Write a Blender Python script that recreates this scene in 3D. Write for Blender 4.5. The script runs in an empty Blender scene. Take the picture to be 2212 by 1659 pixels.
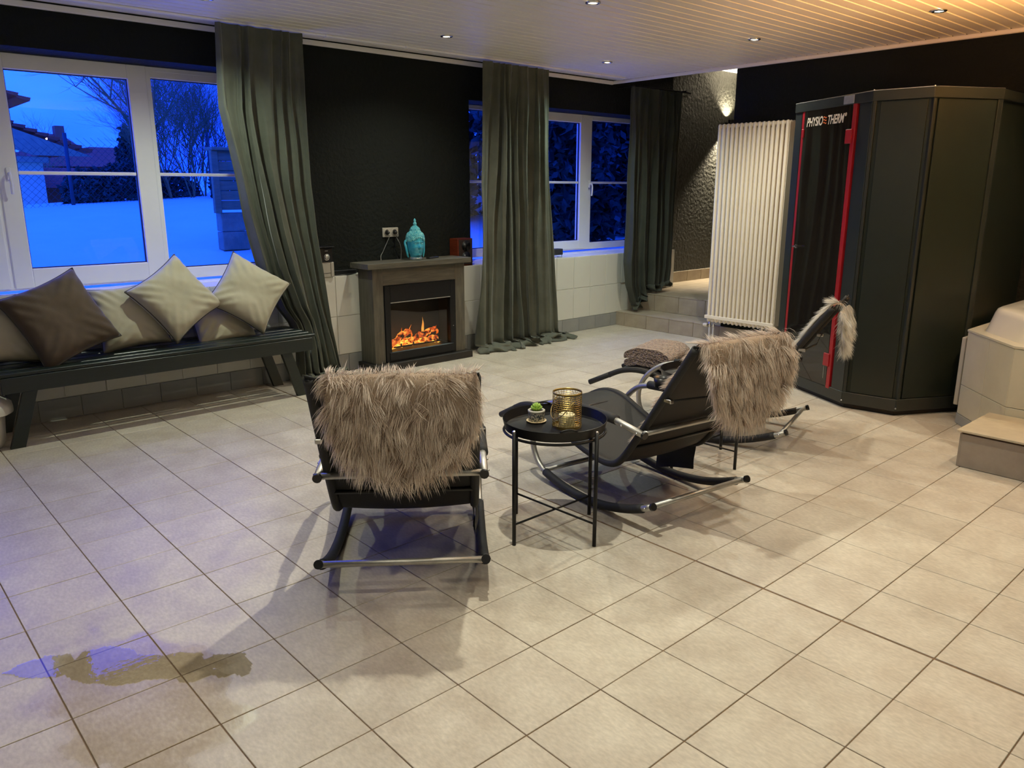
import bpy, bmesh, math, random
import numpy as np
from mathutils import Vector, Matrix, noise as mnoise

# ------------------------------------------------------------------ camera, world, lights, exposure
SC = bpy.context.scene
COL = SC.collection
T = 0.305
CAM = Vector((1.9617, -2.1864, 1.4627))
YAW, PITCH = -0.8386, -0.24472
cd = bpy.data.cameras.new('camera'); cam = bpy.data.objects.new('camera', cd); COL.objects.link(cam)
cd.sensor_width = 36.0; cd.lens = 1684.0 / 2212.0 * 36.0; cd.clip_start = 0.02; cd.clip_end = 400
fw = Vector((math.cos(PITCH)*math.sin(YAW), math.cos(PITCH)*math.cos(YAW), math.sin(PITCH)))
cam.location = CAM; cam.rotation_mode = 'QUATERNION'; cam.rotation_quaternion = fw.to_track_quat('-Z', 'Y')
SC.camera = cam
SC.view_settings.view_transform = 'Standard'; SC.view_settings.look = 'None'
SC.view_settings.gamma = 1.0; SC.view_settings.use_curve_mapping = False
SC.view_settings.exposure = -0.1
SC.cycles.use_denoising = True
SC.cycles.max_bounces = 8; SC.cycles.diffuse_bounces = 5; SC.cycles.glossy_bounces = 4
SC.cycles.transparent_max_bounces = 12; SC.cycles.sample_clamp_indirect = 4.0
SC.cycles.caustics_reflective = False; SC.cycles.caustics_refractive = False

W = bpy.data.worlds.new('dusk_sky'); SC.world = W; W.use_nodes = True
nt = W.node_tree; nt.nodes.clear()
wo = nt.nodes.new('ShaderNodeOutputWorld'); bg = nt.nodes.new('ShaderNodeBackground')
tc = nt.nodes.new('ShaderNodeTexCoord'); mp = nt.nodes.new('ShaderNodeMapping'); nz = nt.nodes.new('ShaderNodeTexNoise')
rp = nt.nodes.new('ShaderNodeValToRGB')
mp.inputs['Scale'].default_value = (1.2, 1.2, 4.0); nz.inputs['Scale'].default_value = 2.2; nz.inputs['Detail'].default_value = 5
nt.links.new(tc.outputs['Generated'], mp.inputs['Vector']); nt.links.new(mp.outputs[0], nz.inputs['Vector'])
nt.links.new(nz.outputs['Fac'], rp.inputs['Fac'])
rp.color_ramp.elements[0].position = 0.36; rp.color_ramp.elements[0].color = (0.016, 0.170, 3.9, 1)
rp.color_ramp.elements[1].position = 0.66; rp.color_ramp.elements[1].color = (0.042, 0.330, 5.6, 1)
nt.links.new(rp.outputs['Color'], bg.inputs['Color']); bg.inputs['Strength'].default_value = 1.2
nt.links.new(bg.outputs[0], wo.inputs['Surface'])

LAMP_XY = [(-2.97, -1.95), (-2.97, -0.18), (-2.96, 1.59), (-2.97, 3.38),
           (-1.52, -1.95), (-1.52, -0.18), (-1.52, 1.60), (-1.51, 3.38),
           (-0.20, -1.95), (-0.20, -0.18), (-0.20, 1.60), (-0.21, 3.39),
           (1.12, -0.18), (1.12, 1.60), (1.12, 3.38), (1.12, -1.95), (2.3, 0.6)]
WARM = (1.0, 0.94, 0.72); NEUT = (1.0, 0.97, 0.80); COOLG = (0.90, 1.0, 0.80)
LAMP_COL = {(-2.97, -0.18): COOLG, (-2.97, 3.38): (0.80, 1.0, 0.86), (-2.97, -1.95): NEUT, (-1.52, -0.18): NEUT}
LAMP_W = {(-0.20, -0.18): 135, (-0.20, 1.60): 66, (1.12, -0.18): 30, (1.12, 1.60): 40, (-1.52, -0.18): 9, (-1.52, -1.95): 2, (-2.97, -1.95): 3, (-2.97, -0.18): 78, (-2.97, 3.38): 80, (-1.51, 3.38): 110, (-1.52, 1.60): 46, (-0.20, -1.95): 46, (1.12, -1.95): 46, (2.3, 0.6): 48, (-2.96, 1.59): 66}
CEIL = 2.56
def spot(name, loc, col, watt, angle, blend, dirn=(0, 0, -1), radius=0.02):
    l = bpy.data.lights.new(name, 'SPOT'); l.energy = watt; l.color = col; l.spot_size = math.radians(angle); l.spot_blend = blend
    l.shadow_soft_size = radius
    o = bpy.data.objects.new(name, l); COL.objects.link(o); o.location = loc
    o.rotation_mode = 'QUATERNION'; o.rotation_quaternion = Vector(dirn).to_track_quat('-Z', 'Y')
    return o
for (x, y) in LAMP_XY:
    warm = WARM if (x > 0.5 or y < -1) else NEUT
    spot('spot_light', (x, y, CEIL - 0.022), LAMP_COL.get((x, y), warm), LAMP_W.get((x, y), 50.0), 112 if (x, y) in ((-0.20, -0.18), (-0.20, -1.95)) else 142, 0.9)
# warm glow of an orange uplight by the tub, out of the frame on the right
spot('orange_lamp', (1.30, 2.35, 1.85), (1.0, 0.46, 0.13), 760, 122, 1.0, (-.50, .25, 1), .10)

# fill lights added behind the camera to brighten ceiling and walls
for p, w_, d_ in (((2.62, 0.6, 2.15), 30, (-1, .1, .85)), ((0.2, -3.2, 2.15), 30, (-.2, 1, .85)), ((-2.2, -3.2, 2.15), 10, (0, 1, .85)), ((2.62, -2.0, 2.15), 26, (-1, .5, .85))):
    spot('wall_lamp_and_fill_light', p, (1.0, .94, .78), w_, 165, 1.0, d_, .012)

# ------------------------------------------------------------------ helpers
def srgb(r, g, b):
    f = lambda c: (c/255/12.92) if c/255 <= 0.04045 else ((c/255+0.055)/1.055)**2.4
    return (f(r), f(g), f(b), 1)

def mat(name, col, rough=0.5, metal=0.0, col2=None, scale=8.0, detail=4, bump=0.0, bscale=None, stretch=None,
        spec=0.5, sheen=0.0, coat=0.0, emit=None, estr=0.0, rough2=None, lo=0.35, hi=0.65, bdist=0.01, btype='noise', coord='Object'):
    m = bpy.data.materials.new(name); m.use_nodes = True; n = m.node_tree.nodes; L = m.node_tree.links
    p = n['Principled BSDF']; p.inputs['Roughness'].default_value = rough; p.inputs['Metallic'].default_value = metal
    p.inputs['Specular IOR Level'].default_value = spec; p.inputs['Sheen Weight'].default_value = sheen
    p.inputs['Sheen Roughness'].default_value = 0.4
    p.inputs['Coat Weight'].default_value = coat; p.inputs['Base Color'].default_value = col
    tcn = n.new('ShaderNodeTexCoord'); mpn = n.new('ShaderNodeMapping'); L.new(tcn.outputs[coord], mpn.inputs['Vector'])
    if stretch: mpn.inputs['Scale'].default_value = stretch
    if col2 is not None or rough2 is not None:
        nz = n.new('ShaderNodeTexNoise'); nz.inputs['Scale'].default_value = scale; nz.inputs['Detail'].default_value = detail
        nz.inputs['Roughness'].default_value = 0.65
        L.new(mpn.outputs[0], nz.inputs['Vector'])
        if col2 is not None:
            r = n.new('ShaderNodeValToRGB'); r.color_ramp.elements[0].position = lo; r.color_ramp.elements[1].position = hi
            r.color_ramp.elements[0].color = col; r.color_ramp.elements[1].color = col2
            L.new(nz.outputs['Fac'], r.inputs['Fac']); L.new(r.outputs['Color'], p.inputs['Base Color'])
        if rough2 is not None:
            mr = n.new('ShaderNodeMapRange'); mr.inputs['From Min'].default_value = lo; mr.inputs['From Max'].default_value = hi
            mr.inputs['To Min'].default_value = rough; mr.inputs['To Max'].default_value = rough2
            L.new(nz.outputs['Fac'], mr.inputs['Value']); L.new(mr.outputs[0], p.inputs['Roughness'])
    if bump:
        if btype == 'noise':
            b = n.new('ShaderNodeTexNoise'); b.inputs['Scale'].default_value = bscale or 60; b.inputs['Detail'].default_value = 5; out = b.outputs['Fac']
        elif btype == 'voronoi':
            b = n.new('ShaderNodeTexVoronoi'); b.inputs['Scale'].default_value = bscale or 60; out = b.outputs['Distance']
        else:
            b = n.new('ShaderNodeTexWave'); b.inputs['Scale'].default_value = bscale or 60; b.inputs['Distortion'].default_value = 1.0; out = b.outputs['Fac']
        L.new(mpn.outputs[0], b.inputs['Vector'])
        bn = n.new('ShaderNodeBump'); bn.inputs['Strength'].default_value = bump; bn.inputs['Distance'].default_value = bdist
        L.new(out, bn.inputs['Height']); L.new(bn.outputs[0], p.inputs['Normal'])
    if emit is not None:
        p.inputs['Emission Color'].default_value = emit; p.inputs['Emission Strength'].default_value = estr
    return m

def glassmat(name, tint=(1, 1, 1, 1), gloss=1.0, ior=1.5):
    m = bpy.data.materials.new(name); m.use_nodes = True; n = m.node_tree.nodes; L = m.node_tree.links; n.clear()
    o = n.new('ShaderNodeOutputMaterial'); mx = n.new('ShaderNodeMixShader'); tr = n.new('ShaderNodeBsdfTransparent'); gl = n.new('ShaderNodeBsdfGlossy')
    fr = n.new('ShaderNodeFresnel'); fr.inputs['IOR'].default_value = ior; tr.inputs['Color'].default_value = tint
    gl.inputs['Roughness'].default_value = 0.0; gl.inputs['Color'].default_value = (gloss, gloss, gloss, 1)
    ge = n.new('ShaderNodeNewGeometry'); iv = n.new('ShaderNodeMath'); iv.operation = 'SUBTRACT'; iv.inputs[0].default_value = 1.0
    mu = n.new('ShaderNodeMath'); mu.operation = 'MULTIPLY'      # the back surface of the thin pane adds no total reflection
    L.new(ge.outputs['Backfacing'], iv.inputs[1]); L.new(fr.outputs[0], mu.inputs[0]); L.new(iv.outputs[0], mu.inputs[1])
    L.new(mu.outputs[0], mx.inputs['Fac']); L.new(tr.outputs[0], mx.inputs[1]); L.new(gl.outputs[0], mx.inputs[2]); L.new(mx.outputs[0], o.inputs['Surface'])
    return m

def wmat(o):
    m = o.matrix_basis.copy(); p = o.parent
    while p is not None:
        m = p.matrix_basis @ m; p = p.parent
    return m

def link(name, me, parent=None, **props):
    o = bpy.data.objects.new(name, me); COL.objects.link(o)
    if parent is not None: o.parent = parent
    for k, v in props.items(): o[k] = v
    return o

def thing(name, label, cat, loc=(0, 0, 0), rz=0.0, group=None):
    o = bpy.data.objects.new(name, None); COL.objects.link(o); o.location = loc; o.rotation_euler = (0, 0, rz)
    o.empty_display_size = 0.1; o['label'] = label; o['category'] = cat
    if group: o['group'] = group
    return o
def tag(o, label, cat, group=None):
    o['label'] = label; o['category'] = cat
    if group: o['group'] = group
    return o

class MB:
    """collects geometry; build() links it as one mesh object. World coordinates unless local=True."""
    def __init__(s): s.v = []; s.f = []; s.n = 0
    def add(s, v, f):
        s.v.extend([tuple(map(float, q)) for q in v]); s.f.extend([tuple(i + s.n for i in q) for q in f]); s.n = len(s.v); return s
    def box(s, x0, x1, y0, y1, z0, z1, c=0.0, M=None):
        x0, x1 = min(x0, x1), max(x0, x1); y0, y1 = min(y0, y1), max(y0, y1); z0, z1 = min(z0, z1), max(z0, z1)
        if c <= 0:
            v = [(x, y, z) for x in (x0, x1) for y in (y0, y1) for z in (z0, z1)]
            f = [(0, 1, 3, 2), (4, 6, 7, 5), (0, 4, 5, 1), (2, 3, 7, 6), (0, 2, 6, 4), (1, 5, 7, 3)]
        else:
            c = min(c, (x1-x0)*.45, (y1-y0)*.45, (z1-z0)*.45); v = []; idx = {}
            C = ((x0, x1), (y0, y1), (z0, z1))
            for i in (0, 1):
                for j in (0, 1):
                    for k in (0, 1):
                        s3 = (1 if i == 0 else -1, 1 if j == 0 else -1, 1 if k == 0 else -1); b = (C[0][i], C[1][j], C[2][k])
                        for a in range(3):
                            q = [b[t] + (0 if t == a else s3[t]*c) for t in range(3)]; idx[(i, j, k, a)] = len(v); v.append(q)
            f = []
            order = ((0, 0), (1, 0), (1, 1), (0, 1))
            for i in (0, 1):
                q = [idx[(i, a, b, 0)] for a, b in order]; f.append(tuple(q if i else q[::-1]))
                q = [idx[(a, i, b, 1)] for a, b in order]; f.append(tuple(q[::-1] if i else q))
                q = [idx[(a, b, i, 2)] for a, b in order]; f.append(tuple(q if i else q[::-1]))
            for i in (0, 1):
                for j in (0, 1):
                    q = [idx[(i, j, 0, 0)], idx[(i, j, 1, 0)], idx[(i, j, 1, 1)], idx[(i, j, 0, 1)]]; f.append(tuple(q[::-1] if i != j else q))
                    q = [idx[(i, 0, j, 0)], idx[(i, 1, j, 0)], idx[(i, 1, j, 2)], idx[(i, 0, j, 2)]]; f.append(tuple(q if i != j else q[::-1]))
                    q = [idx[(0, i, j, 1)], idx[(1, i, j, 1)], idx[(1, i, j, 2)], idx[(0, i, j, 2)]]; f.append(tuple(q[::-1] if i != j else q))
                    for k in (0, 1):
                        q = [idx[(i, j, k, 0)], idx[(i, j, k, 1)], idx[(i, j, k, 2)]]; f.append(tuple(q if (i+j+k) % 2 else q[::-1]))
        if M is not None: v = [M @ Vector(q) for q in v]
        return s.add(v, f)
    def prism(s, poly, z0, z1, M=None):
        n = len(poly); v = [(x, y, z0) for x, y in poly] + [(x, y, z1) for x, y in poly]
        if M is not None: v = [M @ Vector(q) for q in v]
        f = [tuple(range(n))[::-1], tuple(range(n, 2*n))] + [(i, (i+1) % n, n+(i+1) % n, n+i) for i in range(n)]
        return s.add(v, f)
    def tube(s, pts, r, seg=10, cap=True, flat=1.0):
        P = [Vector(p) for p in pts]; R = r if isinstance(r, (list, tuple, np.ndarray)) else [r]*len(P)
        n = len(P); t0 = (P[1]-P[0]).normalized(); a = Vector((0, 0, 1)) if abs(t0.z) < 0.9 else Vector((1, 0, 0))
        nrm = t0.cross(a).normalized(); v = []; prev = t0
        for i in range(n):
            t = ((P[min(i+1, n-1)]-P[max(i-1, 0)])).normalized()
            ax = prev.cross(t)
            if ax.length > 1e-7: nrm = Matrix.Rotation(prev.angle(t), 3, ax.normalized()) @ nrm
            nrm = (nrm - t*nrm.dot(t)).normalized(); b = t.cross(nrm); prev = t
            for k in range(seg):
                an = 2*math.pi*k/seg; v.append(P[i] + (nrm*math.cos(an)*flat + b*math.sin(an))*R[i])
        f = [(i*seg+k, i*seg+(k+1) % seg, (i+1)*seg+(k+1) % seg, (i+1)*seg+k) for i in range(n-1) for k in range(seg)]
        if cap: f += [tuple(range(seg))[::-1], tuple(range((n-1)*seg, n*seg))]
        return s.add(v, f)
    def lathe(s, prof, c=(0, 0, 0), seg=32, close=False, M=None):
        v = []; n = len(prof)
        for (r, z) in prof:
            for k in range(seg):
                a = 2*math.pi*k/seg; q = Vector((r*math.cos(a), r*math.sin(a), z))
                if M is not None: q = M @ q
                v.append(q + Vector(c))
        f = [(i*seg+k, i*seg+(k+1) % seg, (i+1)*seg+(k+1) % seg, (i+1)*seg+k) for i in range(n-1) for k in range(seg)]
        if close: f += [((n-1)*seg+k, (n-1)*seg+(k+1) % seg, (k+1) % seg, k) for k in range(seg)]
        else:
            if prof[0][0] > 1e-6: f.append(tuple(range(seg))[::-1])
            if prof[-1][0] > 1e-6: f.append(tuple(range((n-1)*seg, n*seg)))
        return s.add(v, f)
    def grid(s, P, nu, nv, cu=False):
        f = []
        for i in range(nu-1 if not cu else nu):
            for j in range(nv-1):
                a = i*nv+j; b = ((i+1) % nu)*nv+j; f.append((a, b, b+1, a+1))
        return s.add(P, f)
    def sphere(s, c, r, seg=12, rings=8, sc=(1, 1, 1)):
        prof = [(math.sin(math.pi*i/rings)*r, -math.cos(math.pi*i/rings)*r) for i in range(rings+1)]
        v = []; 
        for (a, z) in prof:
            for k in range(seg):
                an = 2*math.pi*k/seg; v.append((c[0]+a*math.cos(an)*sc[0], c[1]+a*math.sin(an)*sc[1], c[2]+z*sc[2]))
        f = [(i*seg+k, i*seg+(k+1) % seg, (i+1)*seg+(k+1) % seg, (i+1)*seg+k) for i in range(rings) for k in range(seg)]
        return s.add(v, f)
    def mesh(s, name, m, smooth=False, local=True, parent=None):
        v = s.v
        if parent is not None and not local:
            Mi = wmat(parent).inverted(); v = [tuple(Mi @ Vector(q)) for q in v]
        me = bpy.data.meshes.new(name); me.from_pydata([tuple(q) for q in v], [], s.f); me.materials.append(m)
        if smooth: me.polygons.foreach_set('use_smooth', [True]*len(me.polygons))
        me.validate(); me.update(); return me
    def build(s, name, m, parent=None, smooth=False, local=False, auto=None, **props):
        me = s.mesh(name, m, smooth or auto is not None, local, parent)
        if auto is not None: sharp(me, auto)
        return link(name, me, parent, **props)

def sharp(me, deg):
    bm = bmesh.new(); bm.from_mesh(me); bmesh.ops.remove_doubles(bm, verts=bm.verts, dist=1e-5); bmesh.ops.recalc_face_normals(bm, faces=bm.faces); c = math.radians(deg)
    for e in bm.edges:
        if len(e.link_faces) == 2: e.smooth = e.calc_face_angle(0) < c
    bm.to_mesh(me); bm.free()

def catmull(P, n):
    P = [Vector(p) for p in P]; Q = [2*P[0]-P[1]] + P + [2*P[-1]-P[-2]]; out = []
    for i in range(1, len(Q)-2):
        a, b, c, d = Q[i-1:i+3]
        for k in range(n):
            t = k/n; out.append(.5*((2*b)+(c-a)*t+(2*a-5*b+4*c-d)*t*t+(3*b-a-3*c+d)*t**3))
    out.append(P[-1]); return out

def copy_tree(o, parent=None):
    c = o.copy(); COL.objects.link(c)
    if parent is not None: c.parent = parent
    for ch in list(o.children): copy_tree(ch, c)
    return c
def fbm(x, y, z, s=1.0, o=4):
    return mnoise.fractal(Vector((x*s, y*s, z*s)), 1.0, 2.0, o)

# ------------------------------------------------------------------ materials
M = {}
M['black_wall'] = mat('black_plaster', (0.008, 0.010, 0.0085, 1), 0.8, bump=0.9, bscale=34, bdist=0.012, spec=0.2, detail=6)
M['white'] = mat('white_plastic', srgb(240, 239, 238), 0.32, col2=srgb(244, 243, 242), scale=3)
M['grout'] = mat('floor_grout', srgb(126, 102, 76), 0.8, col2=srgb(98, 78, 58), scale=5, bump=0.3, bscale=200)
M['grout_w'] = mat('wall_grout', srgb(244, 240, 228), 0.7, col2=srgb(238, 234, 222), scale=6)
M['tile_w'] = mat('wall_tile_glaze', srgb(222, 221, 210), 0.30, col2=srgb(220, 217, 206), scale=2.5, bump=0.12, bscale=90, bdist=0.002)
M['tile_b'] = mat('base_tile_glaze', srgb(142, 144, 143), 0.35, col2=srgb(154, 155, 152), scale=4, bump=0.1, bscale=80, bdist=0.002)
M['tile_s'] = mat('step_tile', srgb(168, 156, 138), 0.42, col2=srgb(150, 138, 122), scale=5, bump=0.15, bscale=60, bdist=0.003)
M['chrome'] = mat('chrome', (0.75, 0.75, 0.75, 1), 0.18, 1.0, col2=(0.65, 0.65, 0.65, 1), scale=20)
M['steel'] = mat('brushed_steel_tube', (0.50, 0.49, 0.46, 1), 0.46, 0.9, col2=(0.42, 0.41, 0.39, 1), scale=30)
M['foam'] = mat('black_foam_sleeve', (0.010, 0.010, 0.012, 1), 0.72, col2=(0.016, 0.016, 0.018, 1), scale=120, bump=0.25, bscale=400, bdist=0.001)
M['blackp'] = mat('black_plastic', (0.008, 0.008, 0.009, 1), 0.35, col2=(0.011, 0.011, 0.012, 1), scale=20)
M['blackm'] = mat('black_powder_metal', (0.006, 0.006, 0.007, 1), 0.38, 0.0, col2=(0.009, 0.009, 0.010, 1), scale=60, spec=0.3)
M['pane'] = glassmat('window_glass')
M['gasket'] = mat('window_gasket', (0.012, 0.012, 0.014, 1), 0.5, col2=(0.016, 0.016, 0.018, 1), scale=30)

def tile_floor_mat():
    m = bpy.data.materials.new('floor_tile'); m.use_nodes = True; n = m.node_tree.nodes; L = m.node_tree.links; p = n['Principled BSDF']
    g = n.new('ShaderNodeNewGeometry'); oi = n.new('ShaderNodeObjectInfo')
    n1 = n.new('ShaderNodeTexNoise'); n1.inputs['Scale'].default_value = 5.0; n1.inputs['Detail'].default_value = 7; n1.inputs['Roughness'].default_value = 0.7
    n2 = n.new('ShaderNodeTexNoise'); n2.inputs['Scale'].default_value = 45.0; n2.inputs['Detail'].default_value = 4
    mp2 = n.new('ShaderNodeMapping'); mp2.inputs['Scale'].default_value = (1, 2.2, 1); mp2.inputs['Rotation'].default_value = (0, 0, 0.6)
    L.new(g.outputs['Position'], n1.inputs['Vector']); L.new(g.outputs['Position'], mp2.inputs['Vector']); L.new(mp2.outputs[0], n2.inputs['Vector'])
    r1 = n.new('ShaderNodeValToRGB'); r1.color_ramp.elements[0].position = .38; r1.color_ramp.elements[1].position = .64
    r1.color_ramp.elements[0].color = srgb(182, 171, 156); r1.color_ramp.elements[1].color = srgb(200, 191, 176)
    L.new(n1.outputs['Fac'], r1.inputs['Fac'])
    r2 = n.new('ShaderNodeMapRange'); r2.inputs['From Min'].default_value = .35; r2.inputs['From Max'].default_value = .7; r2.inputs['To Min'].default_value = .90; r2.inputs['To Max'].default_value = 1.10
    L.new(n2.outputs['Fac'], r2.inputs['Value'])
    hs = n.new('ShaderNodeHueSaturation'); L.new(r1.outputs['Color'], hs.inputs['Color']); L.new(r2.outputs[0], hs.inputs['Value'])
    vr = n.new('ShaderNodeMapRange'); vr.inputs['To Min'].default_value = .95; vr.inputs['To Max'].default_value = 1.05; L.new(oi.outputs['Random'], vr.inputs['Value'])
    hs2 = n.new('ShaderNodeHueSaturation'); L.new(hs.outputs[0], hs2.inputs['Color']); L.new(vr.outputs[0], hs2.inputs['Value'])
    # wet, darker patch around the puddle (a stain with its own edge)
    sub = n.new('ShaderNodeVectorMath'); sub.operation = 'SUBTRACT'; sub.inputs[1].default_value = (-0.30, -1.66, 0); L.new(g.outputs['Position'], sub.inputs[0])
    m3 = n.new('ShaderNodeMapping'); m3.inputs['Rotation'].default_value = (0, 0, -0.75); m3.inputs['Scale'].default_value = (1.35, 2.3, 0); L.new(sub.outputs[0], m3.inputs['Vector'])
    ln = n.new('ShaderNodeVectorMath'); ln.operation = 'LENGTH'; L.new(m3.outputs[0], ln.inputs[0])
    ns = n.new('ShaderNodeTexNoise'); ns.inputs['Scale'].default_value = 5; L.new(g.outputs['Position'], ns.inputs['Vector'])
    ad = n.new('ShaderNodeMath'); ad.operation = 'ADD'; L.new(ln.outputs['Value'], ad.inputs[0]); L.new(ns.outputs['Fac'], ad.inputs[1])
    wr = n.new('ShaderNodeMapRange'); wr.inputs['From Min'].default_value = 0.98; wr.inputs['From Max'].default_value = 1.14; wr.inputs['To Min'].default_value = 1; wr.inputs['To Max'].default_value = 0
    L.new(ad.outputs[0], wr.inputs['Value'])
    mx = n.new('ShaderNodeMixRGB'); mx.blend_type = 'MULTIPLY'; mx.inputs['Color2'].default_value = (0.84, 0.79, 0.71, 1); L.new(wr.outputs[0], mx.inputs['Fac']); L.new(hs2.outputs[0], mx.inputs['Color1'])
    L.new(mx.outputs[0], p.inputs['Base Color'])
    rr = n.new('ShaderNodeMapRange'); rr.inputs['From Min'].default_value = .35; rr.inputs['From Max'].default_value = .65; rr.inputs['To Min'].default_value = .36; rr.inputs['To Max'].default_value = .46
    L.new(n1.outputs['Fac'], rr.inputs['Value'])
    wr2 = n.new('ShaderNodeMath'); wr2.operation = 'MULTIPLY'; wr2.inputs[1].default_value = -0.20; L.new(wr.outputs[0], wr2.inputs[0])
    ra = n.new('ShaderNodeMath'); ra.operation = 'ADD'; L.new(rr.outputs[0], ra.inputs[0]); L.new(wr2.outputs[0], ra.inputs[1]); L.new(ra.outputs[0], p.inputs['Roughness'])
    bn = n.new('ShaderNodeBump'); bn.inputs['Strength'].default_value = .12; bn.inputs['Distance'].default_value = .002; L.new(n2.outputs['Fac'], bn.inputs['Height']); L.new(bn.outputs[0], p.inputs['Normal'])
    return m
M['floor_tile'] = tile_floor_mat()

M['rough_wall'] = mat('rough_black_plaster', (0.030, 0.031, 0.026, 1), 0.6, bump=1.0, bscale=26, bdist=0.02, spec=0.4, detail=6)
# ------------------------------------------------------------------ room shell
WX, BX, GX = -3.66, -3.80, -4.10          # tiled low wall, black wall face, window frame face
YF = 4.43                                  # radiator wall and first riser
XR, YB = 2.75, -3.3
# floor
fl = MB().box(WX-0.05, XR, YB, YF+0.02, -0.12, -0.003).build('floor', M['grout'], kind='structure')
tw = T - 0.0036
tile_me = MB().box(-tw/2, tw/2, -tw/2, tw/2, -0.008, 0.0, 0.0012).mesh('tile', M['floor_tile'])
def project(p):
    d = Vector(p) - CAM; z = d.dot(fw)
    if z < 0.05: return None
    rt = Vector((math.cos(YAW), -math.sin(YAW), 0)); up = rt.cross(fw)
    return (1106 + 1684*d.dot(rt)/z, 829.5 - 1684*d.dot(up)/z, z)
cells = []
for i in range(int(WX/T)-1, int(XR/T)+1):
    for j in range(int(YB/T)-1, int(YF/T)+1):
        x0, y0 = i*T, j*T
        if x0+T < WX or x0 > XR or y0 > YF or y0+T < YB: continue
        c = (x0+T/2, y0+T/2, 0); q = project(c)
        vis = q is not None and -120 < q[0] < 2330 and q[1] < 1800
        cells.append((q[2] if vis else 99+random.random(), i, j, x0, y0))
cells.sort(key=lambda a: a[0])
rest = MB()
random.seed(3)
for k, (z, i, j, x0, y0) in enumerate(cells):
    yo = 0.004 if j >= 1 else (-0.004 if j == 0 else -0.0025)        # the wider joint that crosses the room
    full = x0 >= WX and x0+T <= XR and y0+yo+T <= YF and y0 >= YB
    if k < 299 and z < 90 and full:
        o = link('tile', tile_me, fl); o.location = (x0+T/2, y0+T/2+yo, random.uniform(-0.0006, 0.0004))
    else:
        rest.box(max(x0+.0017, WX), min(x0+T-.0017, XR), max(y0+.0017+yo, YB), min(y0+T-.0017+yo, YF), -0.008, 0.0, 0.0012)
rest.build('floor_tiles_far', M['floor_tile'], fl, kind='stuff')

# window wall: black plaster with openings, and the tiled low wall in front of it
A0, A1, B0, B1 = -2.45, 0.66, 2.47, 5.28
SZ, HZ = 0.785, 2.30
YE = 5.45
w = MB()
WT = 0.45
def wallseg(y0, y1, z0, z1): w.box(BX-WT, BX, y0, y1, z0, z1)
wallseg(YB, A0, SZ, 2.9); wallseg(A0, A1, HZ, 2.9); wallseg(A1, B0, SZ, 2.9); wallseg(B0, B1, HZ-0.06, 2.9); wallseg(B1, YE, SZ, 2.9)
wall_left = w.build('wall_left', M['black_wall'], kind='structure')
lw = MB().box(BX-WT, WX-0.008, YB, YE, -0.1, SZ-0.012).build('wall_left_low', M['grout_w'], kind='structure')
# tiles of the low wall
TWd = 0.2525
def box_tile_mesh(name, m, dx, dy, dz, c=0.0015): return MB().box(0, dx, 0, dy, 0, dz, c).mesh(name, m)
me_r1 = box_tile_mesh('tile', M['tile_w'], 0.009, TWd-0.004, 0.313)
me_r2 = box_tile_mesh('tile', M['tile_w'], 0.009, TWd-0.004, 0.318)
me_b = box_tile_mesh('tile', M['tile_b'], 0.013, TWd-0.003, 0.138)
me_top = box_tile_mesh('tile', M['tile_w'], 0.30, TWd-0.004, 0.010)
bb = MB().box(WX-0.03, WX-0.007, YB, YF, 0.0, 0.139).build('baseboard_left', M['grout_w'], kind='structure')
ph = 3.733
k0 = math.floor((-2.4-ph)/TWd)
for k in range(k0, 40):
    y = ph + k*TWd
    if y + TWd > YE: break
    for me, z in ((me_r1, 0.143), (me_r2, 0.460)):
        if y > 4.45 and z < 0.3: continue
        o = link('tile', me, lw); o.location = (WX-0.009+random.uniform(-.0004, .0004), y+0.002, z)
    o = link('tile', me_top, lw); o.location = (WX-0.302, y+0.002, SZ-0.011)
    if y + TWd < YF+0.1 and y+.03 < YF-0.05:
        o = link('tile', me_b, bb); o.location = (WX-0.010, y+0.0015+0.09, 0.001)
# sills inside the window openings
for nm, y0, y1 in (('sill_a', A0, A1), ('sill_b', B0, B1)):
    o = MB().box(GX-0.01, WX-0.295, y0, y1, SZ-0.03, SZ+0.004, 0.003).build('trim_1' if nm == 'sill_a' else 'trim_2', M['white'], kind='structure')

# radiator wall (right of the steps) and its tile row
wr = MB().box(-2.32, XR+0.1, YF, YF+0.25, -0.1, 2.95).build('wall_back', M['black_wall'], kind='structure')
bbk = MB().box(-2.33, XR, YF-0.004, YF+0.01, 0.0, 0.150).build('baseboard_back', M['grout_w'], kind='structure')
me_rz = box_tile_mesh('tile', M['tile_s'], 0.2965, 0.010, 0.146)
for k in range(16):
    o = link('tile', me_rz, bbk); o.location = (-2.327+0.3+k*0.30-0.3+0.002, YF-0.012, 0.002)
# stair niche
H1, H2 = 0.152, 0.338
NX = -3.93
st = MB().box(WX-0.02, -2.325, YF, 4.76, -0.02, H1-0.008).build('step_1', M['grout_w'], kind='structure')
st2 = MB().box(NX-0.02, -2.325, 4.76, 8.6, -0.02, H2-0.008); st2.box(NX-0.02, WX-0.01, 4.75, 8.6, -0.02, H2-0.008)
st2 = st2.build('step_2', M['grout_w'], kind='structure')
jx = [-3.539, -3.237, -2.937, -2.635]
def row_tiles(parent, xs, y, z0, z1):
    for a, b in zip(xs[:-1], xs[1:]):
        if b-a < 0.02: continue
        m_ = MB().box(0, b-a-0.004, 0, 0.010, 0, z1-z0, 0.0015).mesh('tile', M['tile_s']); o = link('tile', m_, parent); o.location = (a+0.002, y, z0)
row_tiles(st, [WX]+jx+[-2.325], YF-0.010, 0.001, H1-0.010)
row_tiles(st2, [WX-.08, -3.39, -3.065, -2.725, -2.33], 4.75, H1+0.002, H2-0.010)
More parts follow.
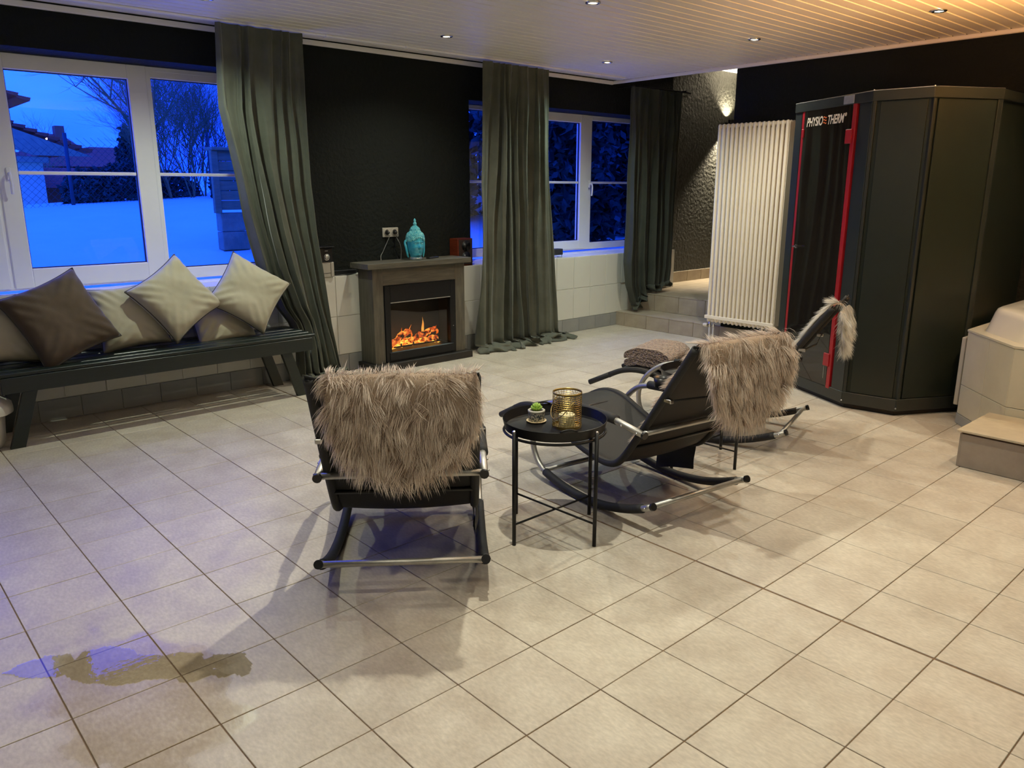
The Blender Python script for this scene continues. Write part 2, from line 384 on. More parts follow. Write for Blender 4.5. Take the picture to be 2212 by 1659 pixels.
def tread(parent, xs, ys, z):
    for a, b in zip(xs[:-1], xs[1:]):
        for c_, d_ in zip(ys[:-1], ys[1:]):
            m_ = MB().box(0, b-a-0.004, 0, d_-c_-0.004, 0, 0.010, 0.0015).mesh('tile', M['tile_s']); o = link('tile', m_, parent); o.location = (a+0.002, c_+0.002, z-0.010)
tread(st, [WX]+jx+[-2.325], [YF-0.014, 4.75], H1)
tread(st2, [NX+.0, -3.66, -3.36, -3.06, -2.76, -2.33], [4.745, 5.05, 5.35, 5.65, 5.95, 6.25, 6.55, 6.85, 7.15, 7.45, 7.75, 8.05, 8.35], H2)
nl = MB().box(NX-0.25, NX, YE, 8.6, 0.0, 3.0); nl.box(NX-.25, BX-.1, YE-.02, YE, 0, 3.0)
nl.build('wall_niche_left', M['rough_wall'], kind='structure')
MB().box(NX-0.1, -2.2, 8.5, 8.7, 0, 3.0).build('wall_niche_back', M['black_wall'], kind='structure')
MB().box(-2.325, -2.20, YF+0.2, 8.6, 0, 3.0).build('wall_niche_right', M['black_wall'], kind='structure')
nb = MB().box(NX, NX+0.004, YE, 8.5, H2, H2+0.13).build('baseboard_niche', M['grout_w'], kind='structure')
me_nb = box_tile_mesh('tile', M['tile_s'], 0.008, 0.296, 0.128)
for k in range(10):
    o = link('tile', me_nb, nb); o.location = (NX+0.002, YE+0.03+k*0.30, H2+0.002)
MB().box(NX-0.1, -2.2, YF-0.03, 8.6, 2.88, 2.95).build('ceiling_niche', M['white'], kind='structure')
MB().box(BX, -2.32, YF-0.03, YF-0.005, CEIL+0.012, 2.95).build('trim_3', M['black_wall'], kind='structure')
# remaining walls, out of the picture
MB().box(XR, XR+0.1, YB, YF+.2, -0.1, 2.9).build('wall_right', M['black_wall'], kind='structure')
MB().box(BX-.4, XR+.1, YB-0.1, YB, -0.1, 2.9).build('wall_front', M['black_wall'], kind='structure')

# ceiling: white boards running along the room
M['board'] = mat('ceiling_board', srgb(232, 229, 222), 0.38, col2=srgb(236, 233, 227), scale=3)
M['board_gap'] = mat('ceiling_groove', srgb(252, 251, 248), 0.5, col2=srgb(250, 249, 246), scale=4)
ceil = MB().box(BX, XR+.05, YB, YF-0.004, CEIL+0.012, CEIL+0.10).build('ceiling', M['board_gap'], kind='structure')
PW = 0.0955
me_pl = MB().box(0, PW-0.011, YB+.002, YF-0.03, 0, 0.010, 0.003).mesh('board', M['board'])
x = -0.862 - PW*31
while x < BX: x += PW
while x < XR-0.02:
    o = link('board', me_pl, ceil); o.location = (x+0.0035, 0, CEIL+random.uniform(-.0004, .0004)); x += PW
# crown trims and curtain rail
MB().box(BX, BX+0.028, YB, YF-0.03, CEIL-0.036, CEIL, 0.006).build('trim_4', M['board'], kind='structure')
MB().box(BX, XR, YF-0.034, YF-0.004, CEIL-0.030, CEIL+.002, 0.006).build('trim_5', M['board'], kind='structure')
rail = thing('curtain_rail', 'long white curtain rail on the ceiling above the windows', 'curtain rail', (-3.52, 0, CEIL))
rb = MB(); rb.box(-3.535, -3.505, -2.9, 4.30, CEIL-0.016, CEIL-0.001, 0.003); rb.build('rail', M['white'], rail)
for y in (0.9, 1.6, 3.9, 4.25): MB().box(-3.545, -3.495, y, y+0.02, CEIL-0.020, CEIL-0.001, 0.002).build('bracket', M['white'], rail)

# recessed spot lamps
M['bulb'] = mat('lamp_glow', (1, 1, 1, 1), 0.4, emit=(1.0, 0.86, 0.62, 1), estr=14.0, col2=(1, 0.98, 0.95, 1))
names_at = {(-2.97, -0.18): 'near the left window, cut by the top of the picture', (-2.96, 1.59): 'above the fireplace', (-2.97, 3.38): 'in front of the far curtained window',
            (-1.52, 1.60): 'in the middle, at the top edge of the picture', (-1.51, 3.38): 'in front of the white radiator', (-0.21, 3.39): 'above the dark heat cabin'}
spot0 = None
for (x, y) in names_at:
    lab = names_at.get((x, y))
    if spot0 is None:
        r0 = thing('ceiling_spotlight', '', 'ceiling lamp', (x, y, CEIL)); spot0 = r0
        MB().lathe([(0.030, -0.001), (0.046, -0.001), (0.048, -0.005), (0.044, -0.010), (0.034, -0.012), (0.030, -0.006)], seg=24, close=True).build('ring', M['chrome'], r0, local=True, smooth=True)
        MB().lathe([(0.0, -0.009), (0.018, -0.0085), (0.030, -0.006), (0.030, -0.002), (0.0, -0.002)], seg=24).build('lens', M['bulb'], r0, local=True, smooth=True)
        r = r0
    else:
        r = copy_tree(spot0); r.location = (x, y, CEIL)
    r['label'] = ('round recessed ceiling spotlight ' + lab) if lab else ''
    r['group'] = 'recessed ceiling spotlights'

# ------------------------------------------------------------------ windows
def ring_frame(mb, x0, x1, y0, y1, z0, z1, wl, wr_, wb, wt, c=0.004):
    mb.box(x0, x1, y0, y0+wl, z0, z1, c); mb.box(x0, x1, y1-wr_, y1, z0, z1, c)
    mb.box(x0, x1, y0+wl-.001, y1-wr_+.001, z0, z0+wb, c); mb.box(x0, x1, y0+wl-.001, y1-wr_+.001, z1-wt, z1, c)
def window(n, y0, y1, z0, z1, casements, barz):
    root = bpy.data.objects.new('window_%d' % n, None); COL.objects.link(root); root.location = (GX, (y0+y1)/2, z0); root['kind'] = 'structure'
    mb = MB(); ring_frame(mb, GX-0.075, GX-0.012, y0, y1, z0, z1, .05, .05, .045, .045); 
    for (a, b, ga, gb, gz0, gz1, cas) in casements[:-1]: mb.box(GX-0.075, GX-0.012, b-.03, b+.03, z0+.04, z1-.04)
    mb.build('frame', M['white'], root)
    for (a, b, ga, gb, gz0, gz1, cas) in casements:
        m2 = MB(); d = 0.0 if cas else -0.013
        ring_frame(m2, GX-0.066, GX+d, a, b, z0+.012 if cas else z0+.002, z1-.012 if cas else z1-.002, ga-a, b-gb, gz0-(z0+.012 if cas else z0+.002), (z1-.012 if cas else z1-.002)-gz1, 0.005)
        cs = m2.build('sash', M['white'], root)
        g = MB(); ring_frame(g, GX-0.040, GX-0.022, ga-.001, gb+.001, gz0-.001, gz1+.001, .007, .007, .007, .007, 0); g.build('gasket', M['gasket'], cs)
        MB().box(GX-0.036, GX-0.032, ga+.002, gb-.002, gz0+.002, gz1-.002).build('pane', M['pane'], cs)
        MB().box(GX-0.044, GX-0.022, ga, gb, barz-0.012, barz+0.012, 0.004).build('glazing_bar', M['white'], cs)
    return root
def handle(root, y, z, up):
    mb = MB(); mb.box(GX, GX+0.012, y-.014, y+.014, z-.04, z+.04, 0.004)
    mb.tube(catmull([(GX+.01, y, z), (GX+.038, y, z), (GX+.050, y, z+up*.03), (GX+.046, y, z+up*.11), (GX+.040, y, z+up*.125)], 4), 0.009, 8)
    mb.build('window_handle', M['white'], root, auto=40)
w1 = window(1, A0, A1, SZ+.02, 2.315, [(-2.42, -1.195, -2.30, -1.285, .935, 2.205, True), (-1.175, -0.195, -1.062, -0.322, .945, 2.205, True), (-0.185, 0.64, -0.168, 0.58, .890, 2.225, False)], 1.568)
handle(w1, -1.118, 1.56, -1)
w2 = window(2, B0, B1, SZ+.02, 2.27, [(2.49, 3.30, 2.56, 3.22, .89, 2.20, False), (3.31, 4.375, 3.42, 4.262, .912, 2.155, True), (4.385, 5.26, 4.457, 5.19, .880, 2.19, False)], 1.535)
handle(w2, 4.41, 1.52, -1)

# ------------------------------------------------------------------ steel and cloth: curtains
M['curtain'] = mat('green_velvet', (0.074, 0.080, 0.062, 1), 0.7, col2=(0.105, 0.113, 0.088, 1), scale=3, sheen=0.35, bump=0.25, bscale=60, bdist=0.004, spec=0.25)
def lerp(a, b, t): return a+(b-a)*t
def interp(tab, z):
    for (z1, v1), (z0, v0) in zip(tab[:-1], tab[1:]):
        if z <= z1 and z >= z0: return lerp(v0, v1, (z-z0)/(z1-z0+1e-9))
    return tab[-1][1] if z < tab[-1][0] else tab[0][1]
def curtain(name, label, left, right, ztop, zbot, X, nf, amp, seed, pool=0.12, nu=150, nv=70, ampbot=1.4, zb_fn=None, xfn=None):
    rnd = random.Random(seed); ph_ = [rnd.uniform(0, 6.28) for _ in range(4)]
    root = thing(name, label, 'curtain', (X, (left[-1][1]+right[-1][1])/2, zbot))
    P = []
    for i in range(nu):
        s = i/(nu-1)
        for j in range(nv):
            t = j/(nv-1); zb = zb_fn(s) if zb_fn else zbot
            tp = .88 if pool > 0 else 1.0
            th = min(1, t/tp); q = max(0, (t-tp)/(1-tp)) if tp < 1 else 0
            z = lerp(ztop, zb+.045, th)
            yl, yr = interp(left, z if q == 0 else zb), interp(right, z if q == 0 else zb)
            wv = 1.1*mnoise.noise(Vector((s*2.6+seed, th*.55, seed)))+.35*mnoise.noise(Vector((s*7, th*1.2, seed+2)))
            phs = 2*math.pi*(nf*s+wv)
            env = .35+.95*abs(mnoise.noise(Vector((s*4.5, th*.7, seed+6))))*1.9
            a = amp*(0.6+0.4*min(1, th*5))*lerp(1.0, ampbot, th)*min(1.35, env)
            c_ = math.sin(phs); c2 = .35*math.sin(2.1*phs+1+seed)
            x_ = X + a*(c_+c2) + .014*mnoise.noise(Vector((s*11, th*3, seed+3)))
            y = lerp(yl, yr, s) + .55*a*math.cos(phs)*min(1, s*8, (1-s)*8)
            y += .02*mnoise.noise(Vector((s*5, th*4, seed+8)))
            if xfn: x_ += xfn(s, th)
            if q > 0:                     # heap on the floor
                nz1 = mnoise.noise(Vector((s*8, q*1.7, seed+9))); nz2 = mnoise.noise(Vector((s*19, q*3.5, seed+4)))
                x_ += pool*(q*(.75+.8*nz1)+.16*math.sin(q*7+s*21)+.10*nz2)
                y += .045*math.sin(q*5+s*17)*q+.02*nz2*q
                z = zb+.006+(.045*(1-q)**1.3)+(.030+.05*abs(nz1)+.025*nz2)*math.sin(math.pi*min(1, q*1.02))**.8*(1-.45*q)
            P.append((x_, y, z))
    mb = MB(); mb.grid(P, nu, nv)
    o = mb.build('cloth', M['curtain'], root, smooth=True)
    sol = o.modifiers.new('thick', 'SOLIDIFY'); sol.thickness = 0.003; sol.offset = 0
    hm = []                                               # gathered heading band
    for i in range(nu):
        for j in (0, 1, 2):
            p = P[i*nv]; hm.append((p[0]+0.004, p[1], ztop+0.012-j*0.03))
    MB().grid(hm, nu, 3).build('heading_band', M['curtain'], root, smooth=True)
    return root
c1 = curtain('curtain', 'dark green velvet curtain beside the left window, swept behind the bench end',
        [(2.55, .08), (2.0, .065), (1.65, .11), (1.27, .175), (.87, .27), (.60, .38), (.47, .47), (.3, .51), (0, .51)], [(2.55, .70), (2.1, .68), (1.5, .685), (1.15, .71), (.87, .75), (.43, .80), (.09, .87), (0, .93)],
        2.525, 0.0, -3.50, 6, 0.042, 11, pool=0.13, ampbot=1.2)
c1['group'] = 'velvet curtains'
c2 = curtain('curtain', 'wide dark green velvet curtain right of the fireplace, heaped on the floor tiles',
        [(2.55, 2.39), (1.5, 2.32), (0.5, 2.31), (0, 2.30)], [(2.55, 3.17), (1.5, 3.22), (.5, 3.28), (.08, 3.32), (0, 3.42)], 2.515, 0.0, -3.50, 8, 0.042, 5, pool=0.17, ampbot=1.1)
c2['group'] = 'velvet curtains'
def zb3(s): 
    return lerp(0.165, 0.37, min(1, max(0, (s-0.22)/0.25)))+0.02*math.sin(9*s)
_cm = M['curtain']; M['curtain'] = mat('green_velvet_painted_shade', (0.042, 0.047, 0.038, 1), 0.7, col2=(0.058, 0.063, 0.050, 1), scale=3, sheen=0.2, bump=0.25, bscale=60, bdist=0.004, spec=0.2)  # same velvet as the others, dimmer light by the steps put into its colour
c3 = curtain('curtain', 'dark green velvet curtain by the steps with shade painted into its colour, its hem bunched on the tiled step',
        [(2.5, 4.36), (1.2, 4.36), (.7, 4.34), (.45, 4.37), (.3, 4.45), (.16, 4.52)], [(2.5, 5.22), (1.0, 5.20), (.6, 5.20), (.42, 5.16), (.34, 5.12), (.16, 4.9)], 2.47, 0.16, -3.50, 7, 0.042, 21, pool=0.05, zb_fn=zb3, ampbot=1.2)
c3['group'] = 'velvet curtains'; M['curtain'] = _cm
rail2 = thing('curtain_rail', 'short dark rail carrying the curtain beside the steps', 'curtain rail', (-3.52, 4.8, 2.49))
MB().box(-3.53, -3.51, 4.41, 5.4, 2.485, 2.50, 0.002).build('rail', M['blackm'], rail2)
for y in (4.5, 5.3): MB().box(BX, -3.51, y, y+0.015, 2.50, 2.512).build('bracket', M['blackm'], rail2)

# ------------------------------------------------------------------ electric fireplace
M['oak'] = mat('grey_wood', srgb(90, 86, 74), 0.6, col2=srgb(64, 61, 53), scale=5, stretch=(9, 9, 0.9), bump=0.25, bscale=26, bdist=0.003, detail=8)
M['oakh'] = mat('grey_wood_crosswise', srgb(90, 86, 74), 0.6, col2=srgb(64, 61, 53), scale=5, stretch=(9, 0.9, 9), bump=0.25, bscale=26, bdist=0.003, detail=8)
M['oakd'] = mat('dark_wood_plinth', srgb(38, 34, 31), 0.5, col2=srgb(26, 23, 21), scale=5, stretch=(9, 0.9, 9), bump=0.2, bscale=26, bdist=0.002)
M['ember'] = None
def ember_mat(name, base, c_lo, c_hi, strength, scale, lo=.42, hi=.62):
    m = bpy.data.materials.new(name); m.use_nodes = True; n = m.node_tree.nodes; L = m.node_tree.links; p = n['Principled BSDF']
    p.inputs['Base Color'].default_value = base; p.inputs['Roughness'].default_value = .9
    t_ = n.new('ShaderNodeTexCoord'); z_ = n.new('ShaderNodeTexNoise'); z_.inputs['Scale'].default_value = scale; z_.inputs['Detail'].default_value = 6
    r_ = n.new('ShaderNodeValToRGB'); e = r_.color_ramp.elements; e[0].position = lo; e[0].color = (0, 0, 0, 1); e[1].position = hi; e[1].color = c_hi
    k = e.new((lo+hi)/2); k.color = c_lo
    L.new(t_.outputs['Object'], z_.inputs['Vector']); L.new(z_.outputs['Fac'], r_.inputs['Fac']); L.new(r_.outputs['Color'], p.inputs['Emission Color']); p.inputs['Emission Strength'].default_value = strength
    return m
M['ember'] = ember_mat('glowing_embers', (.02, .01, .005, 1), (.9, .12, .01, 1), (1, .62, .08, 1), 2.4, 42, .30, .58)
M['log'] = ember_mat('glowing_log', (.03, .015, .008, 1), (.75, .09, .01, 1), (1, .45, .06, 1), 1.5, 30, .40, .64)
M['flame'] = ember_mat('flame', (.02, .01, .0, 1), (1, .16, .01, 1), (1, .5, .08, 1), 1.3, 12, .2, .7)
fp = thing('electric_fireplace', 'grey wooden mantel electric fireplace with glowing fake logs, against the tiled wall', 'fireplace', (-3.52, 1.635, 0))
FX = -3.44
MB().box(WX+.004, -3.385, 1.130, 2.145, 0.0, 0.062, 0.002).build('plinth', M['oakd'], fp)
mb = MB(); mb.box(WX+.004, FX, 1.165, 1.265, 0.062, 0.845, .002); mb.build('side_post', M['oak'], fp)
mb = MB(); mb.box(WX+.004, FX, 1.925, 2.105, 0.062, 0.845, .002); 
MB().box(WX+.004, FX, 2.000, 2.105, 0.062, 0.845, .002).build('side_post', M['oak'], fp)
MB().box(WX+.004, FX-.001, 1.265, 2.000, 0.702, 0.845, .001).build('frieze', M['oakh'], fp)
MB().box(WX+.004, -3.385, 1.095, 2.140, 0.845, 0.888, .002).build('mantel_shelf', M['oakh'], fp)
y0, y1, z0, z1 = 1.268, 1.997, 0.064, 0.700
FF = FX+0.010
mb = MB(); ring_frame(mb, FX-.03, FF, y0, y1, z0, z1, .055, .060, .085, .135, .003); mb.build('insert_frame', M['blackm'], fp)
MB().box(FF-.002, FF+.006, y0+.03, y1-.03, z0+.012, z0+.082, .003).build('lower_panel', M['blackm'], fp)
MB().box(FF-.004, FF+.002, y0+.055, y1-.06, z1-.145, z1-.138).build('vent_edge', M['steel'], fp)
MB().sphere((FF+.002, 1.965, .30), .004, 8, 6).build('indicator', M['steel'], fp, smooth=True)
fb = MB(); fb.box(-3.655, -3.645, y0+.02, y1-.02, z0, z1); fb.box(-3.65, FX-.02, y0+.02, y1-.02, z0+.07, z0+.082); fb.box(-3.65, FX-.02, y0+.02, y0+.03, z0, z1); fb.box(-3.65, FX-.02, y1-.03, y1-.02, z0, z1); fb.box(-3.65, FX-.02, y0+.02, y1-.02, z1-.12, z1-.11)
M['firebox'] = mat('firebox_lining', (.018, .018, .016, 1), .6, col2=(.028, .027, .024, 1), scale=8)
fb.build('firebox', M['firebox'], fp)
P = []
for i in range(30):
    for j in range(10):
        y = lerp(y0+.075, y1-.13, i/29); x = lerp(FX-.035, -3.62, j/9)
        h = .015+.04*abs(mnoise.noise(Vector((y*18, x*18, 1))))+.035*j/9*math.sin(math.pi*i/29)
        P.append((x, y, z0+.085+h*math.sin(math.pi*(i+.5)/30)**.4))
MB().grid(P, 30, 10).build('ember_bed', M['ember'], fp, kind='stuff')
for a, b, r in (((-3.50, 1.34, .185), (-3.56, 1.57, .285), .028), ((-3.51, 1.56, .20), (-3.57, 1.74, .245), .024), ((-3.50, 1.62, .225), (-3.56, 1.86, .275), .022), ((-3.49, 1.68, .19), (-3.53, 1.85, .20), .024), ((-3.56, 1.45, .20), (-3.53, 1.58, .295), .018)):
    pts = [Vector(a).lerp(Vector(b), k/7) + Vector((0, 0, .010*math.sin(k*1.7))) for k in range(8)]
    MB().tube(pts, [r*(.82+.25*abs(math.sin(k*2.1+a[1]*9))) for k in range(8)], 9).build('log', M['log'], fp, smooth=True)
rnd = random.Random(4)
for yy, h in ((1.36, .07), (1.52, .09), (1.60, .11), (1.74, .13), (1.735, .16), (1.80, .06), (1.86, .08)):
    b = Vector((-3.555+rnd.uniform(-.02, .02), yy, .225)); mb = MB()
    mb.tube([b+Vector((.006*math.sin(k*1.3), .008*math.sin(k*1.1+yy*20), h*k/6)) for k in range(7)], [.004, .011, .012, .009, .006, .003, .0006], 6, flat=.45)
    mb.build('flame', M['flame'], fp, smooth=True)
gr = MB(); gr.box(-3.478, -3.470, y0+.10, y1-.13, z0+.105, z0+.116)
for k in range(4): gr.box(-3.480, -3.470, y0+.17+k*.125, y0+.180+k*.125, z0+.108, z0+.135)
gr.build('grate', M['blackm'], fp)
MB().box(FX-.022, FX-.018, y0+.05, y1-.055, z0+.08, z1-.14).build('glass_front', glassmat('fire_glass', (.85, .85, .85, 1)), fp)

# things on the mantel and ledge
M['teal'] = mat('turquoise_glaze', (0.018, 0.26, 0.40, 1), 0.10, col2=(0.06, 0.42, 0.52, 1), scale=14, coat=0.6, spec=0.6)
M['teal_l'] = mat('pale_glaze', (0.22, 0.60, 0.60, 1), 0.12, col2=(0.05, 0.34, 0.42, 1), scale=60, coat=0.6)
M['crackle'] = mat('silver_crackle', (0.55, 0.6, 0.58, 1), 0.15, 0.5, col2=(.35, .45, .43, 1), scale=50)
bd = thing('ceramic_head', 'turquoise glazed ceramic head sculpture with curled hair on the mantel shelf', 'sculpture', (-3.50, 1.635, 0.888), rz=math.radians(-9))
def head():
    nu, nv = 64, 60; P = []
    prof = [(0, .047), (.04, .050), (.09, .049), (.14, .054), (.19, .062), (.26, .069), (.33, .073), (.42, .076), (.52, .0765), (.62, .0765), (.69, .073), (.75, .066), (.795, .054), (.81, .044), (.85, .040), (.90, .034), (.95, .024), (1.0, .008)]
    Hh = .285
    for i in range(nu):
        a = 2*math.pi*i/nu                       # a = 0 faces local +X
        for j in range(nv):
            t = j/(nv-1)
            for (t0, r0), (t1, r1) in zip(prof[:-1], prof[1:]):
                if t0 <= t <= t1: r = lerp(r0, r1, (t-t0)/(t1-t0)); break
            an = (a+math.pi) % (2*math.pi)-math.pi; front = max(0, math.cos(an))
            f_ = 1.0
            if .2 < t < .7: f_ = 1 - .05*abs(math.sin(an))
            x_ = r*math.cos(a)*f_*1.04; y_ = r*math.sin(a)*.93
            g = lambda ya, za, sy, sz: math.exp(-((y_-ya)/sy)**2-((t-za)/sz)**2) if front > 0 else 0
            d = .021*g(0, .375, .0095, .045)+.011*g(0, .45, .0060, .07)            # nose
            d += .008*g(0, .268, .018, .013)+.007*g(0, .240, .014, .013)-.005*g(0, .254, .022, .006)
            d += .009*g(0, .165, .018, .032)                                        # chin
            for sgn in (-1, 1):
                d += -.009*g(sgn*.026, .475, .018, .030)+.0085*g(sgn*.027, .468, .014, .018)+.004*g(sgn*.028, .525, .022, .010)+.004*g(sgn*.035, .36, .02, .05)
            if t > .09 and t < .16: d += .006*front*math.sin((t-.09)/.07*math.pi*.5)
            x_ += d*1.35
            P.append((x_, y_, t*Hh))
    return P, nu, nv
P, nu, nv = head(); MB().grid(P, nu, nv, cu=True).build('face', M['teal'], bd, smooth=True, local=True)
cm = MB(); rnd = random.Random(2)
for ring in range(13):
    t = .56+ring*.027; 
    for (t0, r0), (t1, r1) in zip([(0.5, .075), (.62, .0765), (.69, .073), (.75, .066), (.795, .054), (.81, .044)], [(.62, .0765), (.69, .073), (.75, .066), (.795, .054), (.81, .044), (.92, .034)]):
        if t0 <= t <= t1: rr = lerp(r0, r1, (t-t0)/(t1-t0))
    n_ = max(8, int(2*math.pi*rr/.0145))
    for k in range(n_):
        a = 2*math.pi*(k+.5*(ring % 2))/n_; an = (a+math.pi) % (2*math.pi)-math.pi
        if abs(an) < 1.0 and t < .60+.055*math.cos(an*3.0): continue
        cm.sphere((rr*1.04*math.cos(a), rr*.94*math.sin(a), t*.285), .0082, 7, 5, (1, 1, .8))
for ring in range(4):
    n_ = [14, 11, 8, 5][ring]; rr = [.034, .028, .019, .010][ring]
    for k in range(n_):
        a = 2*math.pi*(k+.5*(ring % 2))/n_; cm.sphere((rr*math.cos(a), rr*math.sin(a), (.905+.028*ring)*.285), .0065, 6, 5)
cm.build('hair_curls', M['teal_l'], bd, smooth=True, local=True, kind='stuff')
MB().lathe([(.008, .282), (.014, .290), (.016, .300), (.012, .308), (.008, .312), (.011, .318), (.010, .328), (.006, .336), (.0, .342)], seg=16).build('topknot', M['teal_l'], bd, smooth=True, local=True)
for sgn in (-1, 1):
    pts = [(-.004, sgn*.070, .150), (-.010, sgn*.084, .160), (-.014, sgn*.088, .138), (-.006, sgn*.083, .105), (.0, sgn*.078, .065), (.0, sgn*.073, .038), (.004, sgn*.068, .022)]
    MB().tube(catmull(pts, 5), [.006+.005*math.sin(min(1, k/30)*3.1) for k in range(31)], 8, flat=.7).build('ear', M['teal'], bd, smooth=True, local=True)
MB().lathe([(.044, .0), (.053, .002), (.054, .010), (.051, .022), (.046, .026)], seg=32).build('neck_base', M['crackle'], bd, smooth=True, local=True)
for sgn in (-1, 1):
    MB().sphere((.0665, sgn*.026, .1345), .0105, 12, 8, (.55, 1.25, .55)).build('eyelid', M['teal_l'], bd, smooth=True, local=True)

rm = thing('remote_control', 'small flat black remote control lying right of the turquoise head', 'remote control', (-3.53, 1.83, .888), rz=.35)
MB().box(-.022, .022, -.070, .070, 0, .012, .004).build('body', M['blackp'], rm, local=True); MB().box(-.014, .014, .02, .055, .0115, .014, .001).build('button_pad', M['chrome'], rm, local=True)

sp = thing('loudspeaker', 'small reddish brown wooden loudspeaker box at the right end of the mantel', 'loudspeaker', (-3.745, 2.29, SZ))
M['cherry'] = mat('cherry_wood', (.16, .028, .010, 1), .35, col2=(.09, .015, .006, 1), scale=6, stretch=(1, 1, 6))
M['cloth_b'] = mat('speaker_cloth', (.02, .010, .008, 1), .8, col2=(.03, .016, .012, 1), scale=200)
MB().box(-3.79, -3.665, 2.215, 2.385, SZ, SZ+.245, .004).build('cabinet', M['cherry'], sp)
MB().box(-3.667, -3.655, 2.225, 2.375, SZ+.012, SZ+.233, .003).build('grille', M['cloth_b'], sp)
for k, zz in enumerate((.08, .18)):
    MB().lathe([(0, 0), (.025, .0), (.045, .004), (.048, .010), (.050, .012)], seg=20, M=Matrix.Rotation(math.pi/2, 3, 'Y').to_4x4(), c=(-3.664, 2.30, SZ+zz)).build('driver', M['blackp'], sp, smooth=True)

# hi-fi on the ledge behind the curtain
hf = thing('radio_box', 'glossy black device with a round silver dial on the white box', 'radio', (-3.72, .86, SZ+.115))
MB().box(-3.79, -3.64, .76, .935, SZ+.118, SZ+.232, .006).build('body', M['blackp'], hf); MB().box(-3.795, -3.615, .745, .945, SZ+.232, SZ+.240, .002).build('lid', M['blackm'], hf)
MB().lathe([(0, .012), (.014, .012), (.020, .006), (.021, 0)], seg=24, M=Matrix.Rotation(math.pi/2, 3, 'Y').to_4x4(), c=(-3.64, .880, SZ+.158)).build('dial', M['steel'], hf, smooth=True)
MB().lathe([(.021, 0), (.026, .0), (.026, .006), (.021, .006)], seg=24, close=True, M=Matrix.Rotation(math.pi/2, 3, 'Y').to_4x4(), c=(-3.64, .880, SZ+.158)).build('dial_ring', M['chrome'], hf, smooth=True)
MB().box(-3.641, -3.635, .866, .892, SZ+.203, SZ+.210, .001).build('slot', M['steel'], hf)
wb = thing('white_box', 'white plastic box under the black radio, on the tiled ledge', 'box', (-3.72, .86, SZ))
M['offw'] = mat('off_white_plastic', srgb(176, 170, 158), .4, col2=srgb(168, 163, 150), scale=5)
MB().box(-3.79, -3.645, .74, .945, SZ, SZ+.116, .003).build('body', M['offw'], wb); MB().box(-3.645, -3.643, .745, .94, SZ+.03, SZ+.032).build('seam', M['gasket'], wb); MB().box(-3.646, -3.640, .915, .94, SZ+.004, SZ+.112, .001).build('end_strip', M['offw'], wb)

so = thing('wall_socket', 'cream double wall socket with two black plugs, left of the turquoise head', 'socket', (BX, 1.545, 1.10))
MB().box(BX, BX+.010, 1.505, 1.665, 1.065, 1.145, .004).build('cover_plate', M['offw'], so)
for y in (1.545, 1.622):
    MB().lathe([(0, .002), (.020, .002), (.024, .010), (.026, .012), (.029, .011), (.029, 0)], seg=24, M=Matrix.Rotation(math.pi/2, 3, 'Y').to_4x4(), c=(BX+.002, y, 1.105)).build('outlet_ring', M['offw'], so, smooth=True)
for i, (y, lab, cat) in enumerate(((1.545, 'left black plug and its grey cable in the cream wall socket', 'plug'), (1.622, 'right black plug with two dark cables, in the cream wall socket', 'plug'))):
    pg = thing('power_plug', lab, cat, (BX+.012, y, 1.105))
    MB().lathe([(.0, .034), (.010, .032), (.014, .024), (.019, .012), (.019, 0)], seg=18, M=Matrix.Rotation(math.pi/2, 3, 'Y').to_4x4(), c=(BX+.012, y, 1.105)).build('plug_body', M['blackp'], pg, smooth=True)
    mcol = M['steel'] if i == 0 else M['blackp']
    pts = [(BX+.04, y, 1.10), (BX+.046, y+.006, 1.08), (BX+.03, y-.01, 1.03), (BX+.022, y-.05+.05*i, .95), (BX+.02, y-.075+.09*i, .90), (BX+.05, y-.08+.09*i, .80)]
    MB().tube(catmull(pts, 5), .0028, 6).build('cable', mcol, pg, smooth=True)
    if i: MB().tube(catmull([(BX+.04, y, 1.10), (BX+.04, y+.004, 1.06), (BX+.05, y+.03, 1.0), (BX+.03, y+.05, .93), (BX+.04, y+.03, .80)], 5), .0028, 6).build('cable', M['steel'], pg, smooth=True)
lc = thing('loose_cable', 'thin black cable lying along the ledge left of the fireplace', 'cable', (-3.68, 1.0, SZ))
MB().tube(catmull([(-3.70, .95, SZ+.004), (-3.675, 1.0, SZ+.004), (-3.668, 1.05, SZ+.004), (-3.672, 1.10, SZ+.004), (-3.74, 1.2, SZ+.004)], 5), .0028, 6).build('cable_run', M['blackp'], lc, smooth=True)
pb = MB().box(-3.79, -3.735, .96, 1.20, SZ+.001, SZ+.035, .003).build('power_strip', M['blackp']); tag(pb, 'black power strip on the ledge between white box and mantel', 'power strip')

wd = thing('sill_radio', 'small grey device on wire feet on the window sill beside the wide curtain', 'device', (-3.76, 3.57, SZ))
MB().box(-3.81, -3.73, 3.50, 3.64, SZ+.022, SZ+.085, .006).build('body', mat('dark_grey_plastic', (.03, .03, .035, 1), .4, col2=(.04, .04, .045, 1)), wd)
for y in (3.515, 3.625): MB().tube([(-3.74, y, SZ+.03), (-3.735, y, SZ), (-3.80, y, SZ)], .003, 6).build('foot', M['blackm'], wd)

